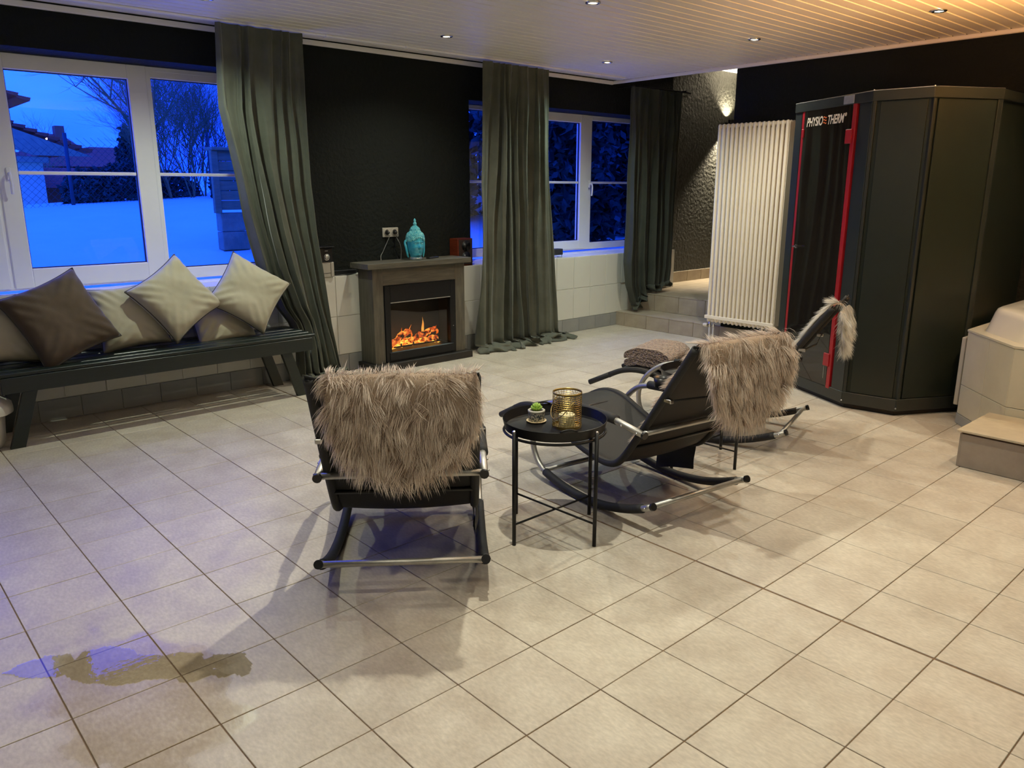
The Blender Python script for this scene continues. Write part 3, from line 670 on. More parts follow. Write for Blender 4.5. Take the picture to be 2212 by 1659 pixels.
# ------------------------------------------------------------------ bench with cushions
M['bench'] = mat('dark_green_paint', (0.009, 0.016, 0.014, 1), 0.33, col2=(0.013, 0.021, 0.018, 1), scale=12, stretch=(8, 1, 8), bump=0.10, bscale=30, bdist=0.002)
bn = thing('slatted_bench', 'long dark green slatted wooden bench under the left window', 'bench', (-3.38, -.5, 0))
BY0, BY1, BZ = -1.53, .485, .445
for k in range(5):
    x0 = -3.620+k*.0985
    MB().box(x0, x0+.0765, BY0, BY1, BZ-.022, BZ, .003).build('slat', M['bench'], bn)
for x in (-3.165, -3.615): MB().box(x, x+.025, BY0+.05, BY1-.03, BZ-.115, BZ-.023, .002).build('apron', M['bench'], bn)
for y in (BY0+.18, BY1-.21, -.5): MB().box(-3.59, -3.166, y-.02, y+.02, BZ-.10, BZ-.023, .002).build('cross_rail', M['bench'], bn)
for s, yt in ((-1, BY0+.22), (1, BY1-.25)):
    for x in (-3.195, -3.585):
        yb = yt+s*.13; mb = MB(); hw = .038
        v = [(x-.0, yt-hw, BZ-.03), (x-.0, yt+hw, BZ-.03), (x+.032, yt+hw, BZ-.03), (x+.032, yt-hw, BZ-.03), (x, yb-hw, 0), (x, yb+hw, 0), (x+.032, yb+hw, 0), (x+.032, yb-hw, 0)]
        mb.add(v, [(0, 1, 2, 3), (7, 6, 5, 4), (0, 4, 5, 1), (1, 5, 6, 2), (2, 6, 7, 3), (3, 7, 4, 0)]); mb.build('leg', M['bench'], bn)

M['cush'] = mat('taupe_velvet', srgb(186, 180, 158), .75, col2=srgb(172, 166, 144), scale=2.5, sheen=.5, bump=.2, bscale=22, bdist=.006, spec=.2)
M['cush_d'] = mat('brown_velvet', srgb(92, 80, 68), .75, col2=srgb(80, 69, 58), scale=2.5, sheen=.3, bump=.2, bscale=22, bdist=.006, spec=.2)
M['piping'] = mat('dark_piping', (.05, .045, .038, 1), .7, col2=(.06, .055, .045, 1))
def cushion(label, c, size, roll, lean, yaw, m, thick=.085, seed=0):
    root = bpy.data.objects.new('cushion', None); COL.objects.link(root); root['label'] = label; root['category'] = 'cushion'; root['group'] = 'cushions on the bench'
    # local: X = along wall, Z = face normal, Y = up in plane
    ex = Vector((0, 1, 0)); ey = Vector((-math.sin(lean), 0, math.cos(lean))); ez = ex.cross(ey)
    R = Matrix((ex, ey, ez)).transposed() @ Matrix.Rotation(roll, 3, 'Z')
    R = Matrix.Rotation(yaw, 3, 'Z') @ R
    root.matrix_basis = Matrix.Translation(c) @ R.to_4x4()
    n = 41; h = size/2; top = []; bot = []; edge = []
    for i in range(n):
        for j in range(n):
            a = -1+2*i/(n-1); b = -1+2*j/(n-1)
            pin = 1-.055*((1-a*a)*(b*b)**3) ; pin2 = 1-.055*((1-b*b)*(a*a)**3)
            x_ = a*h*pin2*(1-.045*(1-b*b)*a*a); y_ = b*h*pin*(1-.045*(1-a*a)*b*b)
            e = max(0, (1-a**4))*max(0, (1-b**4)); z_ = thick*e**.45
            wr_ = .010*mnoise.noise(Vector((a*2.2+seed, b*2.2, seed*3.1)))+.006*mnoise.noise(Vector((a*6, b*6+seed, 2)))*(.4+a*a*b*b)
            crn = min(1, (abs(a)*abs(b))); wr_ += .009*math.sin(18*(abs(a)-abs(b))+seed)*crn*(1-crn)*2.2
            wr_ *= e**.3
            y_ -= .012*e*(1 if b < 0 else .2)
            top.append((x_, y_, z_+wr_)); bot.append((x_, y_, -z_*.9+wr_*.4))
    mb = MB(); mb.grid(top, n, n); mb.v, mb.f = mb.v, [q for q in mb.f]; mb.build('cover', m, root, smooth=True, local=True)
    me = root.children[0].data
    bm = bmesh.new(); bm.from_mesh(me); b2 = MB(); b2.grid(bot, n, n)
    vs = [bm.verts.new(q) for q in b2.v]
    for q in b2.f: bm.faces.new([vs[k] for k in q][::-1])
    bmesh.ops.remove_doubles(bm, verts=bm.verts, dist=.0012); bmesh.ops.recalc_face_normals(bm, faces=bm.faces)
    for f in bm.faces: f.smooth = True
    bm.to_mesh(me); bm.free()
    ring = [top[i*n] for i in range(n)]+[top[(n-1)*n+j] for j in range(1, n)]+[top[i*n+n-1] for i in range(n-2, -1, -1)]+[top[j] for j in range(n-2, -1, -1)]
    MB().tube(ring, .004, 6, cap=False).build('piping', M['piping'], root, smooth=True, local=True)
    return root
D = math.radians
cushion('large dark brown cushion leaning at the left end of the green bench', (-3.37, -1.09, .695), .50, D(20), D(24), D(6), M['cush_d'], .10, 1)
cushion('shaded cushion at the far left of the bench, cut by the picture edge', (-3.47, -1.40, .66), .44, D(-4), D(20), 0, M['cush'], .075, 2)
cushion('upright taupe cushion behind the big brown one and the left diamond cushion', (-3.50, -.66, .650), .43, D(4), D(22), D(-3), M['cush'], .075, 3)
cushion('taupe cushion standing on one corner, left of the two diamond cushions', (-3.42, -.38, .755), .45, D(-58), D(25), D(3), M['cush'], .085, 4)
cushion('taupe cushion lying low behind the two diamond cushions', (-3.53, -.06, .580), .42, D(3), D(38), 0, M['cush'], .065, 5)
cushion('taupe cushion standing on one corner beside the curtain, right of the two diamonds', (-3.43, .13, .745), .45, D(54), D(24), D(-8), M['cush'], .09, 6)

# white bin with a liner, cut by the left picture edge
M['bin'] = mat('white_translucent_plastic', srgb(205, 200, 190), .35, col2=srgb(195, 190, 180), scale=3)
tb = thing('plastic_tub', 'white plastic tub with a film lid, cut by the left picture edge', 'tub', (-3.30, -1.66, 0))
prof = [(0.0, .004), (.13, .004), (.145, .03), (.165, .25), (.168, .26), (.160, .26), (.14, .03), (0, .012)]
MB().lathe(prof, c=(-3.30, -1.62, 0), seg=28).build('body', M['bin'], tb, smooth=True)
P = []
for i in range(40):
    a = 2*math.pi*i/40
    for j in range(14):
        q = j/13; r_ = .02+.185*min(1, q*1.15); z_ = .335-.10*q**2-.07*max(0, q-.8)*5*.4 + .014*mnoise.noise(Vector((math.cos(a)*3, math.sin(a)*3, q*6)))
        P.append((-3.30+r_*math.cos(a), -1.62+r_*math.sin(a), z_))
MB().grid(P, 40, 14, cu=True).build('film_cover', M['bin'], tb, smooth=True)

# ------------------------------------------------------------------ rocking lounge chairs
M['sling'] = mat('black_textilene', (.013, .013, .014, 1), .60, spec=.25, col2=(.019, .019, .019, 1), scale=300, bump=.35, bscale=500, bdist=.001)
M['sling2'] = mat('black_canvas', (.010, .010, .011, 1), .7, col2=(.015, .015, .016, 1), scale=120, bump=.2, bscale=300, bdist=.001)
WF, WLc = .603, .537
ARC = (0.611, 1.112)
def arcp(a): return (ARC[0]+ARC[1]*math.sin(a), ARC[1]*(1-math.cos(a))+.021)
def c3d(pts, s): return [(u, s, z) for u, z in pts]
def build_chair():
    root = thing('rocking_lounger', '', 'lounge chair')
    aF, aE = .246, -.484
    F_ = arcp(aF)
    K = (.772, .446); Mp = (.349, .469); A = (.172, .453)
    for s in (WF/2, -WF/2):
        loop = catmull([Vector((u, 0, z)) for u, z in (Mp, (.56, .468), (.70, .460), K, (.86, .415), (.94, .345), (.982, .25), (.975, .155), (.935, .09), F_)], 6)
        pts = [(p.x, s, p.z) for p in loop]
        base = [arcp(a) for a in np.linspace(aF, aE, 24)]
        full = [(A[0], s, A[1])] + pts + [(u, s, z) for u, z in base[1:]]
        MB().tube(full, .0150, 12).build('side_frame', M['steel'], root, smooth=True, local=True)
        arm = [(lerp(Mp[0], K[0], k/10.), s, interp([(0, 0)], 0) if False else lerp(Mp[1], K[1], (k/10.)**2)+.004) for k in range(11)]
        MB().tube(arm, [.0225]*11, 14).build('arm_sleeve', M['foam'], root, smooth=True, local=True)
        ra = [arcp(a) for a in np.linspace(aF-.015, aE+.055, 24)]
        MB().tube([(u, s, z) for u, z in ra], .0205, 14).build('rocker_sleeve', M['foam'], root, smooth=True, local=True)
        for (u, z, du, dz) in ((A[0], A[1], -.012, -.0012), (*arcp(aE), -.012, .006)):
            MB().tube([(u, s, z), (u+du, s, z+dz)], .0172, 12).build('end_cap', M['blackp'], root, local=True)
        bm_ = MB()
        for (u, z) in ((.20, .4535), (.30, .462), F_, arcp(aE+.03), K): bm_.sphere((u, s+math.copysign(.0155, s), z), .0055, 8, 5)
        bm_.build('bolts', M['chrome'], root, smooth=True, local=True, kind='stuff')
    for (u, z, r) in ((A[0]+.012, A[1], .0125), (F_[0], F_[1], .0125), (*arcp(aE+.022), .0125)):
        MB().tube([(u, -WF/2, z), (u, WF/2, z)], r, 12).build('crossbar', M['steel'], root, smooth=True, local=True)
    # lounge
    prof = [Vector((u, 0, z)) for u, z in ((1.20, .300), (1.12, .338), (1.03, .356), (.93, .348), (.80, .305), (.66, .262), (.52, .238), (.42, .238), (.345, .275), (.25, .40), (.10, .63), (.0, .787), (-.055, .872))]
    L_ = catmull(prof, 5)
    foot = [Vector((1.335, 0, .226)), Vector((1.20, 0, .300))]
    for s in (WLc/2, -WLc/2):
        pts = [(foot[0].x, s, foot[0].z)]+[(p.x, s, p.z) for p in L_]
        MB().tube(pts, .0125, 10).build('seat_tube', M['blackm'], root, smooth=True, local=True)
        MB().tube([(1.335, s, .226), (1.19, s, .305)], .017, 12).build('foot_sleeve', M['foam'], root, smooth=True, local=True)
    for k in (0, 15, 44):
        p = L_[k]; MB().tube([(p.x, -WLc/2, p.z-.012), (p.x, WLc/2, p.z-.012)], .009, 8).build('seat_crossbar', M['blackm'], root, smooth=True, local=True)
    nv = 17; top = []
    n = len(L_)
    for i in range(n):
        t = (L_[min(i+1, n-1)]-L_[max(i-1, 0)]).normalized(); nn = Vector((-t.z, 0, t.x))
        if nn.z < 0 and i < n*.6: nn = -nn
        for j in range(nv):
            b = -1+2*j/(nv-1); sag = .020*(1-b*b)*math.sin(math.pi*min(1, i/(n-1)+.02))
            p = L_[i]; e = .013 if abs(b) > .96 else .004
            q = p - Vector((0, 0, 1))*sag*.9 + Vector((0, 0, e))
            top.append((q.x, b*(WLc/2+.012), q.z))
    o = MB().grid(top, n, nv).build('sling', M['sling'], root, smooth=True, local=True)
    sm = o.modifiers.new('thick', 'SOLIDIFY'); sm.thickness = .004; sm.offset = 0
    for s in (1, -1):                     # sewn sleeves round the tubes
        pts = [(p.x, s*(WLc/2), p.z) for p in L_]
        MB().tube(pts, .0175, 10).build('sling_hem', M['sling2'], root, smooth=True, local=True)
    # head rest bracket and strap
    p = L_[-11]
    hb = MB(); 
    for s in (1, -1): hb.box(p.x-.05, p.x-.01, s*(WLc/2)-.012, s*(WLc/2)+.012, p.z-.012, p.z+.006, .003)
    hb.build('hinge_clips', M['chrome'], root, local=True, kind='stuff')
    MB().tube([(p.x-.035, -WLc/2, p.z-.004), (p.x-.06, 0, p.z-.012), (p.x-.035, WLc/2, p.z-.004)], .006, 6, flat=.4).build('back_strap', M['sling2'], root, local=True)
    # side pocket hanging on the right arm (right of a sitting person = -Y here)
    P = []
    for side in (1, -1):
        for i in range(13):
            for j in range(13):
                a, b = i/12, j/12
                u = .395+.26*a + .015*(1-b)*(a-.5); z = lerp(.41, .105-.075*a, b) + .010*math.sin(a*3.1)*(1 if b > .5 else -1)*.5
                y = -WF/2+.030 + side*(.010*math.sin(math.pi*a)*math.sin(math.pi*b)+.003) + .012*mnoise.noise(Vector((a*3, b*3, 1)))
                P.append((u, y, z))
    mb = MB(); mb.grid(P[:169], 13, 13); mb.grid(P[169:], 13, 13)
    mb.build('side_pocket', M['sling2'], root, smooth=True, local=True)
    ps = MB()
    for u in (.43, .62): ps.box(u-.012, u+.012, -WF/2+.024, -WF/2+.034, .40, .475)
    ps.build('pocket_loops', M['sling2'], root, local=True, kind='stuff')
    # cup holder ring clipped to the right arm
    ch = MB(); ch.lathe([(.036, -.05), (.042, 0), (.044, .0), (.038, -.05)], seg=24, close=True, c=(.62, -WF/2+.062, .535)); 
    ho = ch.build('cup_holder', M['blackp'], root, smooth=True, local=True)
    MB().box(.60, .64, -WF/2-.024, -WF/2+.024, .448, .492, .005).build('clip', M['blackp'], ho, local=True)
    return root, L_
chair, LP_ = build_chair()
POSE = [((-.158, -.805), 142.24, 0.0, 'black rocking lounger nearest the camera, seen from behind with a wide sheepskin over its back'),
        ((.201, .633), 171.82, 1.56, 'black rocking lounger right of the front side table, seen from the side'),
        ((-.095, 2.104), 197.04, 2.49, 'farthest black rocking lounger, by the heat cabin, folded blanket on its leg rest')]
def pose_matrix(k):
    (x, y), yaw, pit, _ = POSE[k]
    # local +X is forward; +Y is left
    R = Matrix.Translation((x, y, 0)) @ Matrix.Rotation(D(yaw), 4, 'Z')
    zc = ARC[1]+.021
    return R @ Matrix.Translation((ARC[0], 0, zc)) @ Matrix.Rotation(-D(pit), 4, 'Y') @ Matrix.Translation((-ARC[0], 0, -zc))
chairs = [chair, copy_tree(chair), copy_tree(chair)]
for k, c in enumerate(chairs):
    c.matrix_basis = pose_matrix(k); c['label'] = POSE[k][3]; c['group'] = 'black rocking loungers'

# ------------------------------------------------------------------ sheepskins
def fur_mat(name, ca, cb, rootc):
    m = bpy.data.materials.new(name); m.use_nodes = True; n = m.node_tree.nodes; L = m.node_tree.links; p = n['Principled BSDF']
    at = n.new('ShaderNodeVertexColor'); at.layer_name = 'strand'
    sp_ = n.new('ShaderNodeSeparateColor'); L.new(at.outputs['Color'], sp_.inputs[0])
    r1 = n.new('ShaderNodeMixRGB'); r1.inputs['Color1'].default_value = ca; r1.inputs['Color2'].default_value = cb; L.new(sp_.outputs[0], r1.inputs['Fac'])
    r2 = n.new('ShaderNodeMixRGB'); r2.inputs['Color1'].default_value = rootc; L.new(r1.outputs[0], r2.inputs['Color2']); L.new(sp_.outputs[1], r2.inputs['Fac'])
    L.new(r2.outputs[0], p.inputs['Base Color']); p.inputs['Roughness'].default_value = .55; p.inputs['Sheen Weight'].default_value = .3; p.inputs['Specular IOR Level'].default_value = .3
    tl = n.new('ShaderNodeBsdfTranslucent'); mxs = n.new('ShaderNodeMixShader'); mxs.inputs['Fac'].default_value = .42
    L.new(r2.outputs[0], tl.inputs['Color']); L.new(p.outputs[0], mxs.inputs[1]); L.new(tl.outputs[0], mxs.inputs[2]); L.new(mxs.outputs[0], n['Material Output'].inputs['Surface'])
    return m
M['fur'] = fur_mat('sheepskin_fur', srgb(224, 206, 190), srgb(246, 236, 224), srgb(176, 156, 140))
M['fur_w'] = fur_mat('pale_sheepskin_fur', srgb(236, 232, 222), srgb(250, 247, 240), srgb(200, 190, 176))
M['hide'] = mat('sheepskin_hide', srgb(150, 130, 110), .85, col2=srgb(130, 112, 95), scale=9)
def sheepskin(name, label, k, off, halfw, a0, drop, n_str, seed, fm, rounded=1.0, length=.075, wfun=None):
    """skin laid over the top of the backrest of chair k; local path: up the front of the backrest, over the top, down behind"""
    Mx = pose_matrix(k); g = (Mx.to_3x3().inverted() @ Vector((0, 0, -1))).normalized()
    root = thing(name, label, 'sheepskin', tuple(Mx @ Vector((-.07, off, .89)))); root['group'] = 'sheepskins on the loungers'
    idx = [p for p in LP_ if p.z > a0 and p.x < .40]
    front = [p+Vector((.015, 0, .013)) for p in idx]
    topc = Vector((-.055, 0, .872))
    path = front + [topc+Vector((-.006, 0, .019)), topc+Vector((-.028, 0, .012)), topc+Vector((-.042, 0, -.008))]
    q = path[-1].copy(); steps = 14
    for i in range(1, steps+1): path.append(q + g*(drop*i/steps) + Vector((-.012*math.sin(min(1, i/4)*1.57), 0, 0)))
    path = catmull(path[::2]+[path[-1]] if len(path) > 30 else path, 2)
    d = [0]; 
    for a, b in zip(path[:-1], path[1:]): d.append(d[-1]+(b-a).length)
    tot = d[-1]; ltop = tot-drop
    def at(s):
        s = min(max(s, 0), tot-1e-6); i = int(np.searchsorted(d, s, side='right'))-1; i = min(i, len(path)-2)
        t = (s-d[i])/(d[i+1]-d[i]+1e-9); return path[i].lerp(path[i+1], t), (path[i+1]-path[i]).normalized()
    def hw(s):
        if wfun: return wfun(s, ltop, tot)
        if s > ltop+.03:
            t = (s-ltop-.03)/(tot-ltop-.03); return halfw*max(0.0, 1-t**2.4)**.5
        t = s/ltop; return halfw*(.94+.06*t)*min(1, (s/.10)**.5 if s < .10 else 1)
    rs = np.random.RandomState(seed)
    # hide
    ni, nj = 46, 25; P = []
    for i in range(ni):
        s = tot*i/(ni-1); p, t = at(s); w_ = max(hw(s), .01)
        for j in range(nj):
            b = -1+2*j/(nj-1); nn = Vector((-t.z, 0, t.x)); nn = -nn if i < 4 and nn.x < 0 else nn
            P.append(tuple(Mx @ (p + Vector((-.018*(1-math.cos(b*1.2)) if False else 0, off+b*w_, -.010*abs(b)**3)))))
    MB().grid(P, ni, nj).build('hide', M['hide'], root, smooth=True)
    V = []; Fc = []; Cc = []
    Mn = np.array(Mx)[:3, :3]; Mt = np.array(Mx)[:3, 3]; gd = np.array((0, 0, -1.0))
    segs = 4; cnt = 0; side0 = Mn @ np.array((0, 1.0, 0))
    cl = rs.rand(420, 2)                    # clump centres in (s, b)
    cld = rs.randn(420, 3)*.30
    ws = np.array([hw(tot*q/200) for q in range(201)]); cdf = np.cumsum(ws+.01); cdf /= cdf[-1]
    for _ in range(n_str):
        s = np.searchsorted(cdf, rs.rand())/200*tot; w_ = hw(s); b = rs.uniform(-1, 1)
        if rs.rand() < .12: b = math.copysign(1-.04*rs.rand(), b)
        p, t = at(s); nn = Vector((t.z, 0, -t.x))
        if s > ltop: nn = Vector((-abs(nn.x), 0, nn.z)) if abs(nn.x) > .3 else nn
        if s < ltop*.85 and nn.x < 0: nn = -nn
        if nn.z < 0 and abs(nn.z) > abs(nn.x): nn = -nn
        P0 = Mn @ np.array((p.x, off+b*w_, p.z)) + Mt
        N0 = Mn @ np.array(nn)
        ci = np.argmin((cl[:, 0]-s/tot)**2*3+(cl[:, 1]-(b+1)/2)**2); cdir = cld[ci]
        lat = side0*(b*(.10+.25*abs(b)**3)+.12*rs.randn())
        edge = max(0, (s-ltop)/(tot-ltop)) if s > ltop else 0
        D0 = N0*((.14 if ltop*.9 < s < ltop+.05 else .52)+.15*rs.randn()) + gd*(.62) + lat + cdir*.9 + rs.randn(3)*.13
        D0 /= np.linalg.norm(D0)
        ln = length*(.65+.6*rs.rand())*(1+.15*edge)
        gdl = gd
        if s < ltop*.93:                      # on the front the hair lies down along the backrest
            gdl = Mn @ np.array(-t); gdl = gdl/np.linalg.norm(gdl); D0 = N0*((.20 if s > ltop*.75 else .38)+.10*rs.randn())+gdl*.9+lat+cdir*.5+rs.randn(3)*.1
            if D0 @ N0 < .15: D0 = D0+N0*(.2-D0 @ N0)
            D0 /= np.linalg.norm(D0)
        down = gdl*1.0 + cdir*.8 + lat*.35
        if s < ltop*.93: down = down - N0*min(0, down @ N0) + N0*.12
        pts = [P0]; dcur = D0
        for k2 in range(segs):
            dcur = dcur*.60+down*.40/np.linalg.norm(down); dcur /= np.linalg.norm(dcur)
            if k2 == 0: dcur = D0
            pts.append(pts[-1]+dcur*ln/segs)
        sd = np.cross(dcur, rs.randn(3)); sd /= np.linalg.norm(sd)+1e-9
        wd = .0008*(.8+.5*rs.rand()); base = len(V); tone = min(1, max(0, .5+.28*rs.randn()+.35*cdir[0]))
        for k2, q in enumerate(pts[:-1]):
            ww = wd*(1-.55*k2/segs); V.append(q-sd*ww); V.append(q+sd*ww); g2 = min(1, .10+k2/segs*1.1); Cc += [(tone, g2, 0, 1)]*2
        V.append(pts[-1]); Cc.append((tone, 1, 0, 1))
        for k2 in range(segs-1): Fc.append((base+2*k2, base+2*k2+1, base+2*k2+3, base+2*k2+2))
        Fc.append((base+2*segs-2, base+2*segs-1, base+2*segs))
    Mi = np.array(root.matrix_basis.inverted()); V = np.array(V); V = V @ Mi[:3, :3].T + Mi[:3, 3]
    me = bpy.data.meshes.new('fur'); me.from_pydata(V.tolist(), [], Fc); me.materials.append(fm)
    ca = me.color_attributes.new('strand', 'FLOAT_COLOR', 'POINT'); ca.data.foreach_set('color', np.array(Cc, dtype=np.float32).ravel())
    me.update(); link('fur', me, root, kind='stuff')
    return root
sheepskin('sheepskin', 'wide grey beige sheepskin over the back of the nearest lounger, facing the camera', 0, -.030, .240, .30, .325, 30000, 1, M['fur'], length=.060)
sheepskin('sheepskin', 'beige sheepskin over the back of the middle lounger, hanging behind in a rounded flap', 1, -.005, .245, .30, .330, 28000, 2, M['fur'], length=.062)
def wf3(s, lt, tt):
    t = s/lt if s < lt else 1
    if s < lt: return .11*max(.04, min(1, 1.5*abs(math.sin(t*6.6))-.25))*(1 if t > .25 else t*4)
    q = (s-lt)/(tt-lt); return .15*max(0, 1-q**2.4)**.5
sheepskin('sheepskin', 'narrow pale sheepskin over the back of the farthest lounger, in front of the heat cabin', 2, .115, .15, .42, .235, 13000, 3, M['fur_w'], length=.060, wfun=wf3)

# ------------------------------------------------------------------ folded knitted blanket on the far lounger
def knit_mat():
    m = mat('brown_knit', srgb(172, 152, 138), .85, col2=srgb(110, 92, 82), scale=60, sheen=.3, bump=1.0, bscale=95, bdist=.012, btype='voronoi')
    return m
M['knit'] = knit_mat()
bk = thing('knitted_blanket', 'folded chunky brown knitted blanket on the leg rest of the farthest lounger', 'blanket')
Mx = pose_matrix(2); bk.matrix_basis = Mx @ Matrix.Translation((1.0, -.03, .37))
for layer in range(2):
    P = []; nu_, nv_ = 34, 26
    hh = .029
    for i in range(nu_):
        a = 2*math.pi*i/nu_
        for j in range(nv_):
            b = -1+2*j/(nv_-1)
            cx = math.copysign(abs(math.cos(a))**.35, math.cos(a))*.150; cz = math.copysign(abs(math.sin(a))**.6, math.sin(a))*hh
            u = cx+.006*layer; arch = -1.6*(u+.0)**2-.03*max(0, -u-.02)
            z = layer*.052+cz+.006+arch+.022+.003*mnoise.noise(Vector((u*30, b*8, layer)))+.0025*math.sin(b*90)*math.sin(u*190)
            P.append((u, b*.20*(1-.01*layer)+.01*math.sin(a*2), z))
    mb = MB(); mb.grid(P, nu_, nv_, cu=True); mb.f.append(tuple(i*nv_ for i in range(nu_))[::-1]); mb.f.append(tuple(i*nv_+nv_-1 for i in range(nu_)))
    mb.build('fold', M['knit'], bk, local=True, auto=60)

# ------------------------------------------------------------------ tray side tables
def tray_table(cx, cy, label):
    t = thing('side_table', label, 'side table', (cx, cy, 0), group='black tray side tables')
    MB().lathe([(0, .470), (.205, .470), (.214, .474), (.2235, .515), (.2215, .516), (.212, .478), (.204, .4745), (0, .4745)], seg=64).build('tray', M['blackm'], t, smooth=False, local=True, auto=35)
    a0_ = math.atan2(.097+.0, .0) 
    r_ = .237
    angs = [math.atan2(fy-.090, fx+.297) for fx, fy in ((-.294, -.14), (-.058, .097), (-.30, .319), (-.536, .083))]
    for a in angs:
        x, y = r_*math.cos(a), r_*math.sin(a)
        MB().tube([(x, y, 0), (x, y, .500)], .0085, 12).build('leg', M['blackm'], t, local=True, smooth=True)
        MB().sphere((x, y, .500), .0085, 10, 6).build('leg_cap', M['chrome'], t, local=True, smooth=True)
    ring = [(.218*math.cos(k*2*math.pi/48), .218*math.sin(k*2*math.pi/48), .464) for k in range(49)]
    MB().tube(ring, .006, 6, cap=False).build('support_ring', M['blackm'], t, local=True, smooth=True)
    for a, z in ((angs[0], .092), (angs[1], .100)):
        c, s = math.cos(a)*r_, math.sin(a)*r_
        MB().tube([(c, s, z), (-c, -s, z)], .0048, 8).build('cross_rod', M['blackm'], t, local=True, smooth=True)
    for a in angs:
        c, s = math.cos(a), math.sin(a); MB().tube([(c*.216, s*.216, .464), (c*r_, s*r_, .464)], .0055, 6).build('bracket', M['blackm'], t, local=True)
    for a in (math.radians(150), math.radians(-30)):          # tray handles
        pts = [(.219*math.cos(a+k), .219*math.sin(a+k), .514+.012*math.cos(k*8)) for k in np.linspace(-.17, .17, 9)]
        MB().tube(pts, .004, 6).build('tray_handle', M['blackm'], t, local=True, smooth=True)
    return t
tray_table(-.297, .090, 'round black metal tray table in front, holding a succulent and a gold lantern')
tray_table(-.42, 1.345, 'black side table behind the middle lounger, only its thin legs showing')

# gold lantern
M['gold'] = mat('antique_gold_metal', (.42, .30, .10, 1), .34, .9, col2=(.30, .21, .07, 1), scale=40)
M['candle'] = mat('cream_candle', srgb(232, 222, 178), .5, col2=srgb(220, 208, 160), scale=5)
ln = thing('candle_lantern', 'openwork gold metal lantern with wire handle on the black tray table', 'lantern', (-.268, .135, .4745))
R_ = .0615; Hh = .155
mb = MB(); rnd = random.Random(7); rows = 15; 
for k in range(rows+1):
    z = .008+(Hh-.016)*k/rows; pts = [(R_*math.cos(a), R_*math.sin(a), z) for a in np.linspace(0, 2*math.pi, 41)]
    mb.tube(pts, .0010, 4, cap=False)
for k in range(rows):
    z0_ = .008+(Hh-.016)*k/rows; z1_ = z0_+(Hh-.016)/rows; n_ = 30; o_ = rnd.random()
    for i in range(n_):
        a = 2*math.pi*(i+o_+rnd.uniform(-.22, .22))/n_; mb.tube([(R_*math.cos(a), R_*math.sin(a), z0_), (R_*math.cos(a), R_*math.sin(a), z1_)], .0011, 4, cap=False)
mb.build('openwork_wall', M['gold'], ln, local=True)
MB().lathe([(R_-.001, Hh-.009), (R_+.0015, Hh-.009), (R_+.0018, Hh), (R_-.001, Hh)], seg=40, close=True).build('top_rim', M['gold'], ln, local=True, smooth=True)
MB().lathe([(0, .0), (R_+.0015, .0), (R_+.0018, .010), (R_-.001, .010), (R_-.002, .002), (0, .002)], seg=40).build('base', M['gold'], ln, local=True, auto=40)
ha = math.radians(-165); pts = []
for k in range(17):
    t = k/16*math.pi; x = math.cos(t)*R_*1.03; pts.append(Vector((x, -R_*1.05*math.sin(t)**.8 - .004, Hh-.030-.082*math.sin(t))))
Rz = Matrix.Rotation(math.radians(-12), 3, 'Z')
MB().tube([Rz @ p for p in pts], .0020, 6).build('wire_handle', M['gold'], ln, local=True, smooth=True)
cn = thing('pillar_candle', 'short cream candle inside the gold lantern', 'candle', (-.268, .135, .4765))
MB().lathe([(0, 0), (.034, 0), (.035, .004), (.035, .050), (.032, .053), (.010, .051), (0, .050)], seg=28).build('wax', M['candle'], cn, local=True, auto=40)
MB().tube([(0, 0, .05), (.001, 0, .060)], .0012, 5).build('wick', M['blackp'], cn, local=True)

# succulent
M['leafg'] = mat('succulent_green', srgb(120, 160, 50), .45, col2=srgb(170, 200, 90), scale=30)
M['potg'] = mat('grey_patterned_glaze', srgb(70, 78, 84), .35, col2=srgb(200, 195, 180), scale=130, lo=.47, hi=.53)
M['potw'] = mat('cream_rim_glaze', srgb(190, 186, 172), .4, col2=srgb(176, 170, 156), scale=9)
M['terra'] = mat('cream_saucer', srgb(222, 200, 160), .45, col2=srgb(205, 184, 145), scale=9)
sc_ = thing('potted_succulent', 'small green succulent in a grey patterned pot on the black tray table', 'potted plant', (-.403, .083, .4745))
MB().lathe([(0, 0), (.036, 0), (.043, .004), (.044, .008), (.040, .009), (.034, .006), (0, .005)], seg=36).build('saucer', M['terra'], sc_, local=True, auto=50)
MB().lathe([(0, .006), (.031, .006), (.035, .010), (.036, .040), (.0355, .052), (.030, .0525), (.029, .046), (0, .044)], seg=36).build('pot', M['potg'], sc_, local=True, auto=50)
MB().lathe([(.0355, .045), (.0375, .046), (.0378, .054), (.034, .0565), (.029, .054), (.029, .047)], seg=36, close=True).build('pot_rim', M['potw'], sc_, local=True, smooth=True)
MB().lathe([(0, .050), (.030, .050), (.030, .046), (0, .046)], seg=24).build('soil', mat('potting_soil', (.02, .014, .01, 1), .9, col2=(.04, .03, .02, 1), scale=90), sc_, local=True)
lm = MB().tube([(0, 0, 0), (.007, 0, .001), (.015, 0, .004), (.022, 0, .009), (.027, 0, .015)], [.002, .0055, .0072, .0048, .0005], 7, flat=1.0).mesh('leaf', M['leafg'], True)
for ring, (n_, el, sz, hz) in enumerate(((9, 5, 1.0, .054), (8, 28, .95, .058), (7, 50, .82, .062), (5, 68, .6, .064), (3, 80, .4, .066))):
    for k in range(n_):
        a = 2*math.pi*(k+.5*(ring % 2))/n_+ring*.3; o = link('leaf', lm, sc_)
        o.matrix_basis = Matrix.Translation((0, 0, hz)) @ Matrix.Rotation(a, 4, 'Z') @ Matrix.Rotation(-D(el), 4, 'Y') @ Matrix.Scale(sz, 4)

